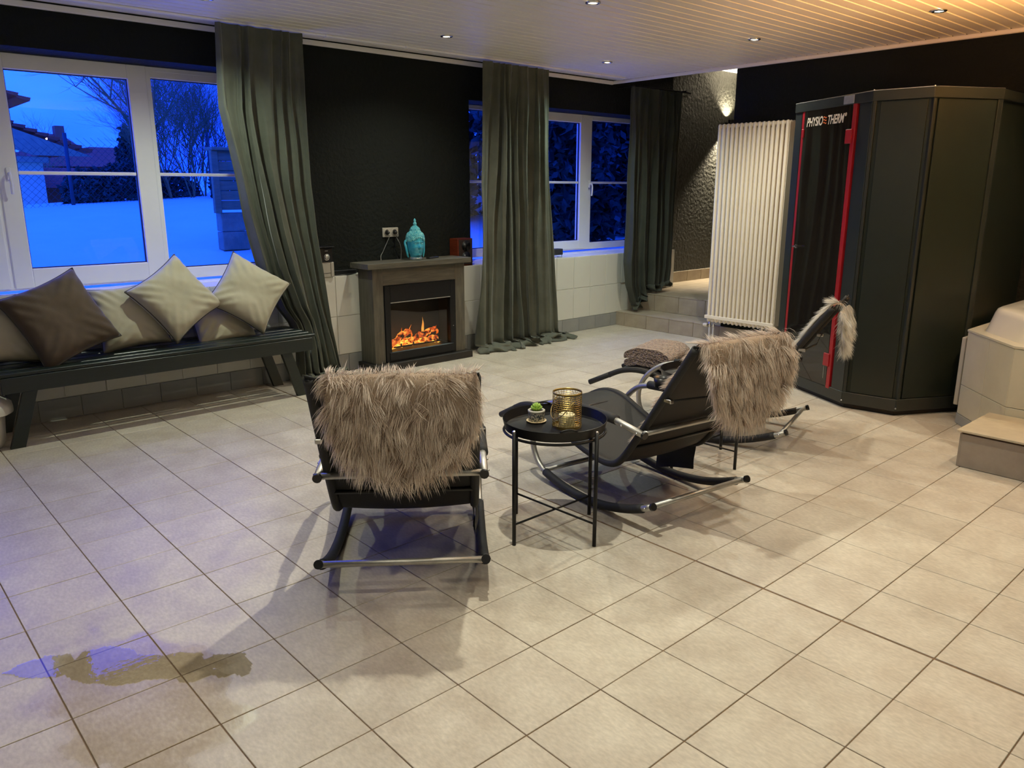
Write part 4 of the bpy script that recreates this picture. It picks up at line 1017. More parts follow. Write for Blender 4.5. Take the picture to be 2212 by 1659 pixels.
# ------------------------------------------------------------------ column radiator
M['rad'] = mat('cream_radiator_enamel', srgb(240, 228, 206), .32, col2=srgb(235, 222, 200), scale=3, coat=.2)
rd = thing('column_radiator', 'tall cream column radiator on the dark wall left of the heat cabin', 'radiator', (-2.03, 4.33, .2))
NS = 16; RX0, RX1 = -2.397, -1.672; pit = (RX1-RX0)/NS; RZ0, RZ1 = .205, 2.045
mb = MB()
for cy in (4.395, 4.345, 4.295):
    mb.tube([(RX0+pit/2, cy, z) for z in [RZ0, RZ0+.004, RZ0+.012, RZ0+.03]]+[(RX0+pit/2, cy, z) for z in (RZ1-.03, RZ1-.012, RZ1-.004, RZ1)], [.005, .011, .0145, .0150, .0150, .0145, .011, .005], 12)
for z in (RZ0+.022, RZ1-.022): mb.box(RX0+.001, RX0+pit-.0005, 4.29, 4.40, z-.017, z+.017, .010)
sec_me = mb.mesh('section', M['rad'], True, local=False, parent=rd); sharp(sec_me, 60)
for k in range(NS):
    o = link('section', sec_me, rd); o.location = (k*pit, 0, 0)
MB().box(RX0-.01, RX1+.004, 4.270, 4.280, RZ0+.035, RZ0+.068, .003).build('lower_rail', M['rad'], rd)
MB().box(RX0-.012, RX0+.0, 4.275, 4.40, RZ0+.035, RZ0+.066, .003).build('rail_end', M['rad'], rd)
MB().box(RX1+.003, RX1+.008, 4.28, 4.40, RZ0+.04, RZ1-.02, .002).build('end_plate', M['rad'], rd)
MB().lathe([(0, 0), (.017, 0), (.019, .01), (.019, .035), (.015, .046), (0, .048)], seg=20, M=Matrix.Rotation(-math.pi/2, 3, 'Y').to_4x4(), c=(RX0-.012, 4.34, .162)).build('thermostat_knob', M['rad'], rd, auto=50)
MB().tube([(RX0-.015, 4.34, .162), (RX0+.012, 4.34, .162), (RX0+.012, 4.34, .20)], .011, 10).build('valve', M['chrome'], rd, smooth=True)
for x in (RX0+.012, RX0+.055):
    MB().tube([(x, 4.34, 0), (x, 4.34, .205)], .0078, 10).build('pipe', M['white'], rd, smooth=True)
    MB().tube([(x, 4.34, .150), (x, 4.34, .178)], .013, 6).build('nut', M['chrome'], rd)

# ------------------------------------------------------------------ heat cabin
M['cab'] = mat('dark_green_lacquer', (.008, .013, .0095, 1), .40, col2=(.010, .016, .012, 1), scale=4, rough2=.42, spec=.45)
M['cabt'] = mat('dark_green_profile', (.014, .019, .017, 1), .36, col2=(.018, .023, .021, 1), scale=6, spec=.5)
M['red'] = mat('red_seal', (.36, .012, .018, 1), .35, col2=(.30, .008, .014, 1), scale=10)
M['doorglass'] = mat('smoked_door_glass', (.012, .009, .008, 1), .03, col2=(.014, .011, .009, 1), scale=2, spec=.65)
M['logo_w'] = mat('white_print', srgb(235, 225, 205), .5, col2=srgb(230, 220, 200)); M['logo_o'] = mat('orange_print', srgb(225, 110, 30), .5, col2=srgb(215, 100, 26))
hc = thing('infrared_cabin', 'tall dark green heat cabin with a smoked glass door and red seals', 'heat cabin', (-.45, 3.7, 0))
PA, PB, PC_, PD = Vector((-1.105, 3.350)), Vector((-.375, 2.965)), Vector((-.035, 3.020)), Vector((.205, 3.450))
HZc = 2.065
def inset(pts, d):
    out = []
    n = len(pts)
    for i in range(n):
        p, q, r_ = pts[i-1], pts[i], pts[(i+1) % n]; a = (q-p).normalized(); b = (r_-q).normalized()
        na = Vector((-a.y, a.x)); nb_ = Vector((-b.y, b.x)); m_ = (na+nb_).normalized(); out.append(q+m_*(d/max(.3, m_.dot(na))))
    return out
poly = [PA, PB, PC_, PD, Vector((.205, 4.415)), Vector((-1.105, 4.415))]
MB().prism([tuple(p) for p in inset(poly, .018)], .03, 2.03).build('body', M['cab'], hc)
MB().prism([tuple(p) for p in inset(poly, .028)], .0, .035).build('plinth', M['blackm'], hc)
MB().prism([tuple(p) for p in inset(poly, .010)], 2.052, HZc).build('roof', M['cabt'], hc)
def facebox(mb, P, Q, a, b, z0, z1, out, back=.02, c=0.0):
    d = (Q-P); Lg = d.length; d = d/Lg; n_ = Vector((d.y, -d.x))
    Mf = Matrix(((d.x, n_.x, 0, P.x), (d.y, n_.y, 0, P.y), (0, 0, 1, 0), (0, 0, 0, 1)))
    mb.box(a, b, -back, out, z0, z1, c, M=Mf); return Mf
def face_part(nm, m, P, Q, a, b, z0, z1, out, back=.02, c=0.002):
    mb = MB(); facebox(mb, P, Q, a, b, z0, z1, out, back, c); return mb.build(nm, m, hc)
for P_, Q_ in ((PA, PB), (PB, PC_), (PC_, PD), (PD, Vector((.205, 4.41)))):
    Lg = (Q_-P_).length
    face_part('top_band', M['cabt'], P_, Q_, -.002, Lg+.002, 2.0, HZc-.004, .006)
    face_part('top_edge', M['chrome'], P_, Q_, 0, Lg, HZc-.004, HZc, .007, c=.001)
    face_part('bottom_band', M['cabt'], P_, Q_, 0, Lg, .035, .115, .004)
L1 = (PB-PA).length
face_part('door_frame_side', M['cabt'], PA, PB, 0, .080, .115, 2.0, .0); face_part('door_frame_side', M['cabt'], PA, PB, .700, L1, .115, 2.0, .0)
door = face_part('door', M['doorglass'], PA, PB, .118, .640, .105, 2.005, .004, back=.010)
face_part('door_seal', M['red'], PA, PB, .088, .116, .10, 2.003, .002); face_part('door_seal', M['red'], PA, PB, .645, .682, .10, 2.003, .006)
for z in (1.80, .30): face_part('hinge', M['red'], PA, PB, .600, .662, z-.045, z+.045, .014)
face_part('strike_plate', M['red'], PA, PB, .100, .128, 1.82, 1.88, .010)
face_part('top_plate', M['steel'], PA, PB, .545, .650, 2.006, 2.058, .009)
mb = MB(); Mf = facebox(MB(), PA, PB, 0, 1, 0, 1, 0)
hp = [Mf @ Vector(q) for q in ((.150, .004, 1.055), (.150, .035, 1.055), (.170, .040, 1.056), (.20, .040, 1.060))]
mb.tube(hp, .006, 8); mb.tube([Mf @ Vector((.150, .0, 1.055)), Mf @ Vector((.150, .010, 1.055))], .015, 14); mb.build('handle', M['chrome'], hc, smooth=False)
face_part('door_edge_clip', M['steel'], PA, PB, .606, .611, .16, .27, .008)
for P_, Q_ in ((PB, PC_), (PC_, PD)):
    Lg = (Q_-P_).length
    face_part('panel', M['cab'], P_, Q_, .045, Lg-.030, .118, 1.997, -.006)
for P_ in (PB, PC_, PD):
    Q_ = {0: PC_, 1: PD, 2: Vector((.205, 4.4))}[[PB, PC_, PD].index(P_)]
    face_part('corner_post', M['cabt'], P_, Q_, .002, .022, .115, 2.0, .003)
face_part('corner_post', M['cabt'], PC_, PD, (PD-PC_).length-.030, (PD-PC_).length, .115, 2.0, .003)
face_part('corner_post', M['cabt'], PA, PB, L1-.022, L1, .115, 2.0, .003)
sb = MB()
for P_ in (PB, PC_): sb.sphere((P_.x, P_.y-.002, .055), .006, 8, 6); sb.sphere((P_.x, P_.y, HZc), .005, 8, 6)
sb.build('screws', M['chrome'], hc, smooth=True, kind='stuff')
# lettering on the glass
def text_mesh(txt, size, sx, shear, a, z, m, nm, out=.0052):
    cu = bpy.data.curves.new(nm, 'FONT'); cu.body = txt; cu.size = size; cu.extrude = .0004; cu.offset = .0016*size/.07
    cu.align_x = 'LEFT'; cu.space_character = 1.0
    o = bpy.data.objects.new(nm, cu); COL.objects.link(o); dg = bpy.context.evaluated_depsgraph_get(); dg.update()
    me = bpy.data.meshes.new_from_object(o.evaluated_get(dg)); wdt = max(v.co.x for v in me.vertices)
    for v in me.vertices:
        x, y, zz = v.co; v.co = Mf @ Vector((a + x*sx + y*shear, out+zz, z+y))
    me.transform(Matrix.Translation((.45, -3.7, 0))); me.materials.clear(); me.materials.append(m); bpy.data.objects.remove(o)
    link(nm, me, hc); return a+wdt*sx
xa = text_mesh('PHYSIO', .082, .66, .14, .150, 1.895, M['logo_w'], 'door_lettering')
for k in range(3):
    P = []
    for i in range(9):
        for q in (0, 1): P.append(Mf @ Vector((xa+.008+.036*i/8, .0056, 1.902+.018*k+.004*math.sin(i/8*6.28)+.008*q)))
    MB().grid(P, 9, 2).build('wave_mark', M['logo_o'], hc)
xb = text_mesh('THERM', .082, .66, .14, xa+.052, 1.895, M['logo_w'], 'door_lettering')
text_mesh('\u00ae', .030, .8, .1, xb+.012, 1.932, M['logo_w'], 'door_lettering')

ws = MB().tube([(.42, YF-.012, 2.03), (.42, YF, 2.03)], .012, 12).build('wall_hook', M['chrome']); tag(ws, 'tiny metal stud on the dark wall right of the heat cabin', 'hook')

# ------------------------------------------------------------------ tiled whirlpool base and step
tubr = thing('whirlpool_tub', 'white whirlpool tub on a tiled angular base, cut by the right picture edge', 'whirlpool', (.9, 3.4, 0))
TPl = [Vector((.285, 3.175)), Vector((.655, 2.780)), Vector((1.55, 2.780)), Vector((2.0, 3.2)), Vector((2.0, 4.40)), Vector((.285, 4.40))]
TB = .605
M['tile_t'] = mat('tub_tile', srgb(198, 191, 172), .33, col2=srgb(190, 183, 165), scale=4, bump=.08, bscale=70, bdist=.002)
MB().prism([tuple(p) for p in inset(TPl, .010)], 0, TB-.006).build('core', M['grout_w'], tubr)
def tile_face(P_, Q_, rows, wd, mats, parent):
    d = Q_-P_; Lg = d.length; d /= Lg; n_ = Vector((d.y, -d.x)); Mf_ = Matrix(((d.x, n_.x, 0, P_.x), (d.y, n_.y, 0, P_.y), (0, 0, 1, 0), (0, 0, 0, 1)))
    k = max(1, round(Lg/wd)); w_ = Lg/k
    for i in range(k):
        for (z0_, z1_), mt, out in zip(rows, mats, (.004, 0, 0)):
            mb = MB(); mb.box(i*w_+.0015, (i+1)*w_-.0015, -.011, out, z0_+.0015, z1_-.0015, .0015, M=Mf_); mb.build('tile', mt, parent)
for P_, Q_ in ((TPl[5], TPl[0]), (TPl[0], TPl[1]), (TPl[1], TPl[2])):
    tile_face(P_, Q_, ((0, .066), (.066, .255), (.255, TB-.006)), .27, (M['tile_b'], M['tile_t'], M['tile_t']), tubr)
MB().prism([tuple(p) for p in inset(TPl, -.004)], TB-.008, TB+.004).build('rim_tiles', M['tile_t'], tubr)
ac = MB(); rings = []
sh = inset(TPl, .075)
def rounded(poly, r_, n_=6):
    out = []; N_ = len(poly)
    for i in range(N_):
        p, q, s_ = poly[i-1], poly[i], poly[(i+1) % N_]; a = q+(p-q).normalized()*r_; b = q+(s_-q).normalized()*r_
        for k in range(n_+1):
            t = k/n_; out.append(a*(1-t)**2+q*2*t*(1-t)+b*t*t)
    return out
M['acryl'] = mat('white_acrylic', srgb(226, 218, 200), .22, col2=srgb(222, 214, 196), scale=3, coat=.3)
spec_r = [(.070, TB+.003), (.078, TB+.02), (.105, TB+.120), (.115, TB+.142), (.130, TB+.152), (.23, TB+.158), (.26, TB+.150), (.29, TB+.09), (.33, TB-.2), (.42, TB-.38)]
V = []; cnt = None
for dd, z in spec_r:
    rr = rounded(inset(TPl, dd), .09); cnt = len(rr); V += [(q.x, q.y, z) for q in rr]
f = [(i*cnt+k, i*cnt+(k+1) % cnt, (i+1)*cnt+(k+1) % cnt, (i+1)*cnt+k) for i in range(len(spec_r)-1) for k in range(cnt)]; f.append(tuple(range((len(spec_r)-1)*cnt, len(spec_r)*cnt)))
MB().add(V, f).build('acrylic_shell', M['acryl'], tubr, auto=50)
for k in range(7):
    a = Vector((.62, 3.20))+Vector((.70, -.72))*(.02*k); b = a+Vector((.16, .17)); 
    MB().tube([(a.x, a.y, TB+.158), (b.x, b.y, TB+.158)], .004, 6).build('headrest_rib', M['acryl'], tubr, smooth=True)
gp = thing('vent_panel', 'narrow white grille panel between the heat cabin and the tub base', 'grille', (.25, 3.40, 0))
gb = MB(); gb.box(.235, .262, 3.24, 3.44, .10, .545, .004); gb.build('frame', M['offw'], gp)
for k in range(5): MB().box(.231, .237, 3.27, 3.41, .15+k*.075, .19+k*.075, .002).build('slot', M['gasket'], gp)

sx = thing('tiled_step', 'low grey tiled step with a loose slab on top, at the right picture edge', 'step', (1.1, 2.5, 0))
MB().box(.600, 1.60, 2.31, 2.775, 0, .190).build('core', M['grout'], sx)
M['step_side'] = mat('grey_step_tile', srgb(150, 140, 128), .5, col2=srgb(136, 126, 116), scale=7, bump=.1, bscale=80, bdist=.002)
M['step_top'] = mat('light_stone_slab', srgb(188, 176, 152), .45, col2=srgb(172, 160, 138), scale=6, bump=.15, bscale=60, bdist=.003)
for k in range(3): MB().box(.602+k*.325, .602+k*.325+.321, 2.300, 2.312, 0.002, .184, .001).build('tile', M['step_side'], sx)
MB().box(.590, .602, 2.302, 2.775, .002, .184, .001).build('tile', M['step_side'], sx)
for k in range(2): MB().box(.578+k*.56, .578+k*.56+.556, 2.285, 2.774, .196, .208, .0015).build('slab', M['step_top'], sx)

# ------------------------------------------------------------------ niche wall lamp and switch
wl = thing('wall_lamp', 'black up and down wall lamp on the rough wall above the steps', 'wall lamp', (NX, 6.74, 2.25))
MB().lathe([(.030, -.055), (.044, -.055), (.044, .055), (.030, .055)], seg=24, close=True, c=(NX+.085, 6.74, 2.25)).build('shade', M['blackm'], wl, auto=40)
MB().box(NX, NX+.045, 6.71, 6.77, 2.22, 2.28, .004).build('bracket', M['blackm'], wl)
MB().lathe([(0, -.006), (.030, -.006), (.030, .006), (0, .006)], seg=20, c=(NX+.085, 6.74, 2.25)).build('bulb', M['bulb'], wl)
for s, w_ in ((1, 210), (-1, 520)): spot('wall_lamp_and_fill_light', (NX+.085, 6.74, 2.25+s*.02), (1.0, .84, .58), w_, 100, .5, (-.10, 0, s), .02)
sw = thing('light_switch', 'small white switch with a dark lower part beside the radiator, on the rough wall', 'switch', (NX, 6.66, 1.46))
MB().box(NX, NX+.012, 6.62, 6.70, 1.44, 1.52, .003).build('cover_plate', M['white'], sw); MB().box(NX+.010, NX+.016, 6.635, 6.685, 1.455, 1.505, .002).build('rocker', M['white'], sw)
MB().box(NX, NX+.03, 6.635, 6.685, 1.38, 1.435, .004).build('socket_body', M['blackp'], sw)

# ------------------------------------------------------------------ puddle on the floor
pu = bpy.data.materials.new('water'); pu.use_nodes = True; n = pu.node_tree.nodes; L = pu.node_tree.links; n.clear()
o_ = n.new('ShaderNodeOutputMaterial'); mx = n.new('ShaderNodeMixShader'); tr = n.new('ShaderNodeBsdfTransparent'); gl = n.new('ShaderNodeBsdfGlossy'); fr = n.new('ShaderNodeFresnel'); fr.inputs['IOR'].default_value = 1.5
tr.inputs['Color'].default_value = (.98, .97, .96, 1); gl.inputs['Roughness'].default_value = .012
b_ = n.new('ShaderNodeBump'); b_.inputs['Strength'].default_value = .10; b_.inputs['Distance'].default_value = .002; zz = n.new('ShaderNodeTexNoise'); zz.inputs['Scale'].default_value = 26
L.new(zz.outputs['Fac'], b_.inputs['Height']); L.new(b_.outputs[0], gl.inputs['Normal']); L.new(fr.outputs[0], mx.inputs['Fac']); L.new(tr.outputs[0], mx.inputs[1]); L.new(gl.outputs[0], mx.inputs[2]); L.new(mx.outputs[0], o_.inputs['Surface'])
N_ = 130; gx0, gx1, gy0, gy1 = -.90, .15, -2.05, -1.15
vs = []; idx = {}; fs = []
def wet(x, y):
    dx, dy = x+.46, y+1.62; ca, sa = math.cos(.85), math.sin(.85); p_ = dx*ca+dy*sa; q_ = -dx*sa+dy*ca
    core = 1-((p_/.37)**2+(q_/.10)**2); return core+1.0*mnoise.noise(Vector((x*7, y*7, 4.2)))+.3*mnoise.noise(Vector((x*22, y*22, 1)))
for i in range(N_):
    for j in range(N_):
        x = lerp(gx0, gx1, i/N_); y = lerp(gy0, gy1, j/N_); dxx = (gx1-gx0)/N_; dyy = (gy1-gy0)/N_
        if wet(x+dxx/2, y+dyy/2) > .12:
            q = []
            for a, b in ((i, j), (i+1, j), (i+1, j+1), (i, j+1)):
                if (a, b) not in idx: idx[(a, b)] = len(vs); vs.append((lerp(gx0, gx1, a/N_), lerp(gy0, gy1, b/N_), .0012))
                q.append(idx[(a, b)])
            fs.append(tuple(q))
pud = MB().add(vs, fs).build('puddle', pu, kind='stuff'); pud['label'] = 'shallow puddle on the floor tiles at lower left, mirroring the window'; pud['category'] = 'puddle'

# ------------------------------------------------------------------ outside: snow, fence, houses, trees
M['snow'] = mat('snow', (.86, .90, .66, 1), .7, col2=(.80, .85, .62, 1), scale=1.4, bump=.4, bscale=3, bdist=.05)
def ground(x, y):
    d = -x-4.3; base = .55
    ridge = 1.22+.062*(y-1.0)
    t = min(1, max(0, d/7.2)); t = t*t*(3-2*t)
    z = lerp(base, ridge, t)
    if d > 9.7: z -= (d-9.7)*.16
    return z+.03*mnoise.noise(Vector((x*.5, y*.5, 0)))
P = []; nx_, ny_ = 60, 60
for i in range(nx_):
    x = -4.27-(i/(nx_-1))**1.5*46
    for j in range(ny_): y = -12+j/(ny_-1)*50; P.append((x, y, max(-4, ground(x, y))))
sn = MB().grid(P, nx_, ny_).build('snow_ground', M['snow'], smooth=True, kind='structure')
# timber box on block pillar
M['planks'] = mat('weathered_planks', (.34, .24, .09, 1), .7, col2=(.24, .17, .065, 1), scale=5, stretch=(8, 1, 8), bump=.4, bscale=20)
M['block'] = mat('concrete_block', (.42, .32, .16, 1), .85, col2=(.26, .20, .10, 1), scale=6, bump=.4, bscale=40)
cb = thing('plank_shed', 'dark plank clad outdoor box on block pillars behind the left curtain', 'shed', (-7.0, 1.9, .6))
for k in range(6): MB().box(-7.10, -6.98, 1.38, 2.9, 1.235+k*.108, 1.338+k*.108, .006).build('plank', M['planks'], cb)
MB().box(-7.14, -6.93, 1.35, 2.95, 1.885, 1.92, .005).build('lid', M['planks'], cb)
MB().box(-7.02, -6.955, 1.345, 1.42, 1.20, 1.885, .005).build('corner_post', M['planks'], cb)
for y in (1.42, 1.80):
    for k in range(4): MB().box(-7.16, -7.0, y, y+.32, .35+k*.215, .35+k*.215+.207, .008).build('block', M['block'], cb)
# wire fence on the ridge
M['wire'] = mat('green_wire', (.02, .04, .035, 1), .5, col2=(.03, .05, .045, 1))
fe = thing('wire_fence', 'green chain link fence with thin posts on the snowy ridge', 'fence', (-11.6, 3, 1.2))
for y in (-.4, 1.0, 3.15, 5.3, 7.5):
    z = ground(-11.6, y); MB().tube([(-11.6, y, z-.2), (-11.6, y, z+1.05)], .028, 8).build('post', M['wire'], fe, smooth=True)
wm = MB()
for k in range(-12, 90):
    y = k*.10-.4
    for s in (1, -1):
        a = Vector((-11.6, y, ground(-11.6, y)-.02)); b = Vector((-11.6, y+s*.95, ground(-11.6, y)+.93)); sd = Vector((0, .0028, 0)); wm.add([a-sd, a+sd, b+sd, b-sd], [(0, 1, 2, 3)])
wm.build('mesh', M['wire'], fe, kind='stuff')
# houses
M['rtile'] = mat('red_roof_tile', (.80, .10, .030, 1), .7, col2=(.62, .07, .022, 1), scale=12, bump=.8, bscale=5, bdist=.03, btype='wave')
M['plaster'] = mat('pale_plaster', (.85, .78, .45, 1), .85, col2=(.78, .72, .42, 1), scale=6)
M['soffit'] = mat('grey_soffit_boards', (.45, .36, .18, 1), .7, col2=(.36, .29, .15, 1), scale=8)
M['dwin'] = mat('dark_window', (.02, .025, .03, 1), .1, col2=(.03, .035, .04, 1))
hn = thing('house', 'pale house with red tiled eaves at the left of the window view', 'house', (-16, 0, 0))
MB().box(-19, -15.6, -4, 1.50, -1, 2.06).build('wall', M['plaster'], hn)
def roof(nm, parent, y0, z0, y1, z1, xa, xb, th=.10, m=None, rows=7, over=0):
    """tiled slope falling from (y0,z0) to (y1,z1)"""
    d = Vector((0, y1-y0, z1-z0)); Lg = d.length; d /= Lg; nrm = Vector((0, -d.z, d.y))
    if nrm.z < 0: nrm = -nrm
    mb = MB()
    for k in range(rows):
        a = Vector((0, y0, z0))+d*(Lg*k/rows); b = Vector((0, y0, z0))+d*(Lg*(k+1.08)/rows)
        q = [a+nrm*.02, b+nrm*.07, b-nrm*.0, a-nrm*.03]
        v = [Vector((xa, p.y, p.z)) for p in q]+[Vector((xb, p.y, p.z)) for p in q]
        mb.add(v, [(0, 1, 2, 3), (7, 6, 5, 4), (0, 4, 5, 1), (1, 5, 6, 2), (2, 6, 7, 3), (3, 7, 4, 0)])
    return mb.build(nm, m or M['rtile'], parent)
roof('lower_roof', hn, -.6, 3.22, 2.30, 2.16, -19, -15.3, rows=16)
MB().add([(-15.32, -.6, 3.14), (-15.32, 2.30, 2.08), (-15.32, 1.3, 2.08), (-15.32, -.6, 2.76), (-15.25, -.6, 3.14), (-15.25, 2.30, 2.08), (-15.25, 1.3, 2.08), (-15.25, -.6, 2.76)], [(3, 2, 1, 0), (4, 5, 6, 7), (0, 1, 5, 4), (1, 2, 6, 5), (2, 3, 7, 6), (3, 0, 4, 7)]).build('soffit', M['soffit'], hn)
roof('upper_roof', hn, -.8, 4.05, 1.52, 3.12, -20, -16.1, rows=12)
MB().box(-20, -16.2, -4, 1.0, 2.4, 3.05).build('upper_wall', M['soffit'], hn)
MB().box(-15.62, -15.30, .9, 1.55, 1.95, 2.06, .01).build('beam', M['soffit'], hn)
hf_ = thing('house', 'brick red house with a steep hipped roof far behind the fence', 'house', (-30, 6, 0))
def hip(parent, x0, x1, y0, y1, z0, z1, rx, ry, nm='roof'):
    cx, cy = (x0+x1)/2, (y0+y1)/2; v = [(x0, y0, z0), (x1, y0, z0), (x1, y1, z0), (x0, y1, z0), (cx-rx, cy-ry, z1), (cx+rx, cy-ry, z1), (cx+rx, cy+ry, z1), (cx-rx, cy+ry, z1)]
    MB().add(v, [(0, 1, 5, 4), (1, 2, 6, 5), (2, 3, 7, 6), (3, 0, 4, 7), (4, 5, 6, 7), (3, 2, 1, 0)]).build(nm, M['rtile'], parent)
M['brickw'] = mat('red_brick_wall', (.55, .11, .035, 1), .85, col2=(.42, .08, .03, 1), scale=40)
MB().box(-33, -30, 4.3, 7.3, 0, 2.3).build('wall', M['brickw'], hf_)
hip(hf_, -34, -29.6, 3.9, 6.6, 2.25, 3.42, .4, .30); hip(hf_, -33.5, -29.7, 5.8, 7.9, 2.0, 3.0, .4, .45, 'wing_roof'); hip(hf_, -33.5, -29.8, 3.0, 5.2, 1.95, 2.75, .4, .3, 'side_roof')
MB().box(-29.99, -29.9, 5.1, 5.75, 1.95, 2.2).build('window', M['dwin'], hf_); MB().box(-29.99, -29.9, 6.3, 6.7, 1.5, 1.9).build('window', M['dwin'], hf_)
MB().box(-30.7, -30.55, 5.45, 5.75, 2.75, 3.0).build('skylight', M['plaster'], hf_); MB().box(-31.5, -31.1, 5.3, 5.6, 3.0, 3.7).build('chimney', M['brickw'], hf_)
hs_ = thing('house', 'low dark red roofed outbuilding just behind the fence', 'house', (-19, 3, 0))
MB().box(-21, -18.8, 1.9, 4.3, -.5, 1.55).build('wall', M['brickw'], hs_); hip(hs_, -21.4, -18.4, 1.6, 4.6, 1.5, 1.95, .7, .9)

# trees
M['bark'] = mat('bark', (.24, .15, .05, 1), .9, col2=(.34, .21, .07, 1), scale=10)
M['barkr'] = mat('reddish_twigs', (.55, .24, .07, 1), .9, col2=(.40, .18, .06, 1), scale=10)
M['ever'] = mat('evergreen_leaves', (.016, .045, .024, 1), .7, col2=(.030, .075, .035, 1), scale=8)
M['ever_d'] = mat('dark_conifer_needles', (.012, .034, .024, 1), .8, col2=(.03, .07, .05, 1), scale=8)
def bare_tree(label, x, y, h, seed, lean=(0, 0), m='bark', levels=5, spread=.55, r0=.05, zb=None, low=False):
    rnd = random.Random(seed); z = ground(x, y) if zb is None else zb
    root = thing('bare_tree', label, 'tree', (x, y, z-.1), group='leafless trees behind the fence')
    tk = MB(); tw_ = MB()
    def br(p, d, ln, r, lv, mb):
        pts = [p]; dd = d.copy(); n_ = 4 if lv > 1 else 3
        for i in range(n_):
            dd = (dd+Vector((rnd.uniform(-1, 1), rnd.uniform(-1, 1), rnd.uniform(-.6, .8)))*.16).normalized(); pts.append(pts[-1]+dd*ln/n_)
        mb.tube(pts, [r*(1-.55*i/n_) for i in range(n_+1)], 5 if lv > 2 else 3, cap=False)
        if lv <= 0: return
        for k in range(4 if lv > 2 else 3):
            i = rnd.randint(1, n_) if lv < levels else rnd.randint(2, n_); q = pts[i]
            a = Vector((rnd.uniform(-1, 1), rnd.uniform(-1, 1), rnd.uniform(-.2, .7))).normalized()
            br(q, (dd*(1-spread)+a*spread).normalized(), ln*rnd.uniform(.55, .78), r*.52, lv-1, tw_ if lv <= levels-1 else mb)
        br(pts[-1], dd, ln*.7, r*.45, lv-1, tw_)
    br(Vector((x, y, z-.1)), Vector((lean[0], lean[1], 1)).normalized(), h*(.30 if low else .42), r0, levels, tk)
    if low:
        for k in range(2): br(Vector((x, y, z-.1)), Vector((rnd.uniform(-.35, .35), rnd.uniform(-.35, .35), 1)).normalized(), h*.30, r0*.8, levels-1, tw_)
    tk.build('trunk', M[m], root); tw_.build('twigs', M[m], root, kind='stuff'); return root
bare_tree('tall bare tree leaning over the view of the left pane', -13.2, 2.52, 4.2, 5, lean=(0, -.22), levels=5, r0=.06)
bare_tree('bare tree reaching up behind the window post', -14.4, 3.25, 5.0, 8, lean=(0, -.12), levels=5, r0=.06)
TH = [(-11.9, 2.38, 2.9, 21, 'at the left edge of the right hand pane'), (-12.0, 2.62, 3.1, 22, 'second from the window post'), (-11.8, 2.90, 3.0, 23, 'in the middle of the right hand pane'),
      (-12.6, 3.12, 3.3, 24, 'behind the middle of the right hand pane'), (-12.1, 3.22, 3.2, 25, 'left of the plank shed'), (-12.9, 2.75, 3.6, 26, 'tallest, at the back'), (-12.5, 3.6, 3.4, 27, 'above the plank shed'), (-13.2, 3.4, 3.8, 28, 'farthest back, reddish')]
for i, (x, y, h, sd_, lb) in enumerate(TH):
    bare_tree('bushy bare thicket ' + lb, x, y, h, sd_, lean=(0, -.05), m='barkr' if i % 2 else 'bark', levels=5, spread=.46, r0=.018, low=True)
bare_tree('small distant bare tree above the red eaves', -24, 3.6, 2.6, 31, levels=4, r0=.04, zb=.9)
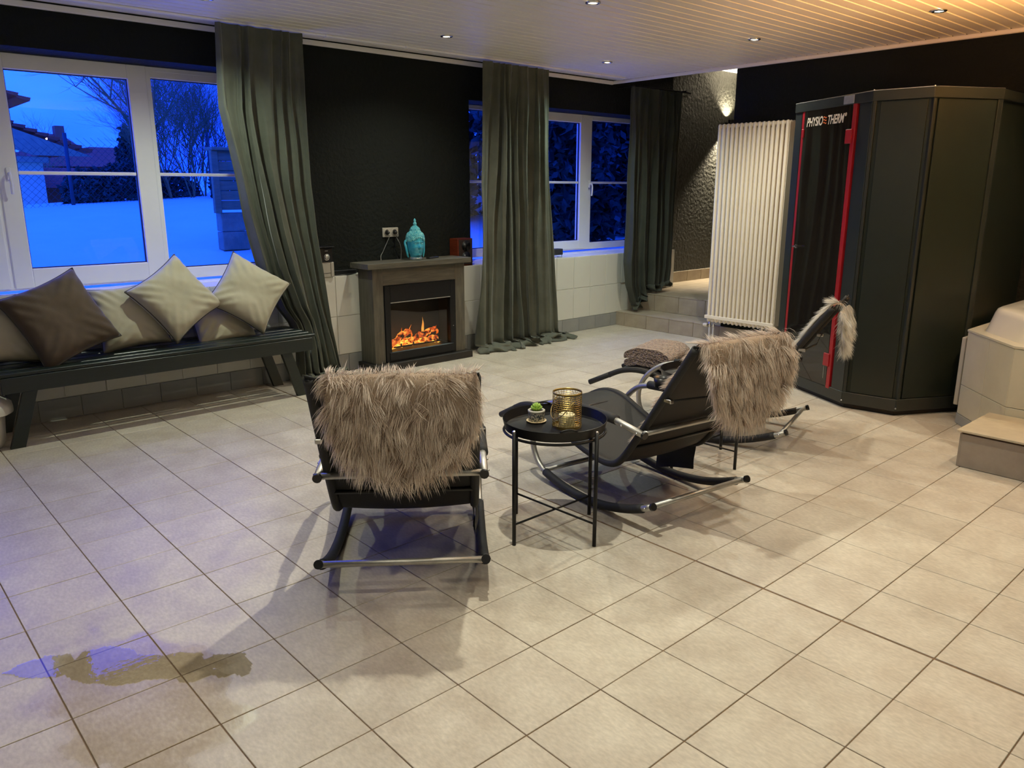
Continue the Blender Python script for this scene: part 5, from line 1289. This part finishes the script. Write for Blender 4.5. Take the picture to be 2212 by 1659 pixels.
def leafy(name, label, cat, c, rad, n_, size, seed, m, group=None, zs=1.0):
    rs = np.random.RandomState(seed); root = thing(name, label, cat, (c[0], c[1], c[2]-rad[2]), group=group)
    d = rs.randn(n_, 3); d /= np.linalg.norm(d, axis=1)[:, None]; rr = rs.uniform(.55, 1.0, n_)[:, None]**.6
    lump = np.array([1+.22*mnoise.noise(Vector(tuple(q*2.2+seed))) for q in d])[:, None]
    P_ = d*rr*lump*np.array(rad)+np.array(c)-np.array((c[0], c[1], c[2]-rad[2]))
    a = rs.randn(n_, 3); a /= np.linalg.norm(a, axis=1)[:, None]; b = np.cross(a, rs.randn(n_, 3)); b /= np.linalg.norm(b, axis=1)[:, None]
    s_ = size*rs.uniform(.6, 1.3, n_)[:, None]
    V_ = np.stack([P_-a*s_, P_+b*s_*.45, P_+a*s_, P_-b*s_*.45], 1).reshape(-1, 3)
    me = bpy.data.meshes.new('foliage'); me.from_pydata(V_.tolist(), [], [(4*k, 4*k+1, 4*k+2, 4*k+3) for k in range(n_)]); me.materials.append(M[m]); me.update()
    link('foliage', me, root, kind='stuff')
    MB().tube([(0, 0, -.3), (0, 0, rad[2]*1.2)], .05, 6).build('stem', M['bark'], root, local=True)
    return root
G2 = 'evergreen shrubs along the fence'
for i, (x, y, z, r) in enumerate(((-12.4, 2.05, 1.42, .50), (-12.3, 1.45, 1.40, .40), (-12.6, 2.85, 1.35, .42), (-11.0, 3.3, 1.5, .35), (-11.1, 4.2, 1.6, .5))):
    leafy('evergreen_shrub', ('green rounded evergreen shrub behind the fence, ' + ['largest, in the left pane', 'small, next to the pale house', 'under the bare tree', 'low, at the start of the right hand pane', 'behind the bare thicket'][i]), 'shrub', (x, y, z), (r, r*1.1, r), 3200, .045, 40+i, 'ever', G2)
leafy('conifer', 'dark conifer behind the window post', 'tree', (-13.8, 2.62, 1.9), (.35, .28, .75), 4200, .05, 51, 'ever', None)
G3 = 'dark conifers outside the far window'
for i, (x, y, z, rx, rz) in enumerate(((-6.6, 6.2, 1.8, 1.05, 2.2), (-6.9, 8.0, 1.8, 1.15, 2.4), (-7.6, 9.9, 1.9, 1.3, 2.6), (-8.6, 7.2, 2.4, 1.6, 3.0), (-9.2, 9.2, 2.4, 1.7, 3.2), (-7.4, 11.9, 2.2, 1.3, 2.6), (-8.4, 5.0, 1.8, 1.0, 2.4))):
    leafy('conifer', 'tall dark conifer outside the far window, ' + ['nearest the left edge', 'in the middle', 'seen in the right hand pane', 'behind the first ones', 'at the very back', 'at the right behind the curtain', 'glimpsed left of the wide curtain'][i], 'tree', (x, y, z), (rx, rx, rz), 9000, .10, 60+i, 'ever_d', G3)
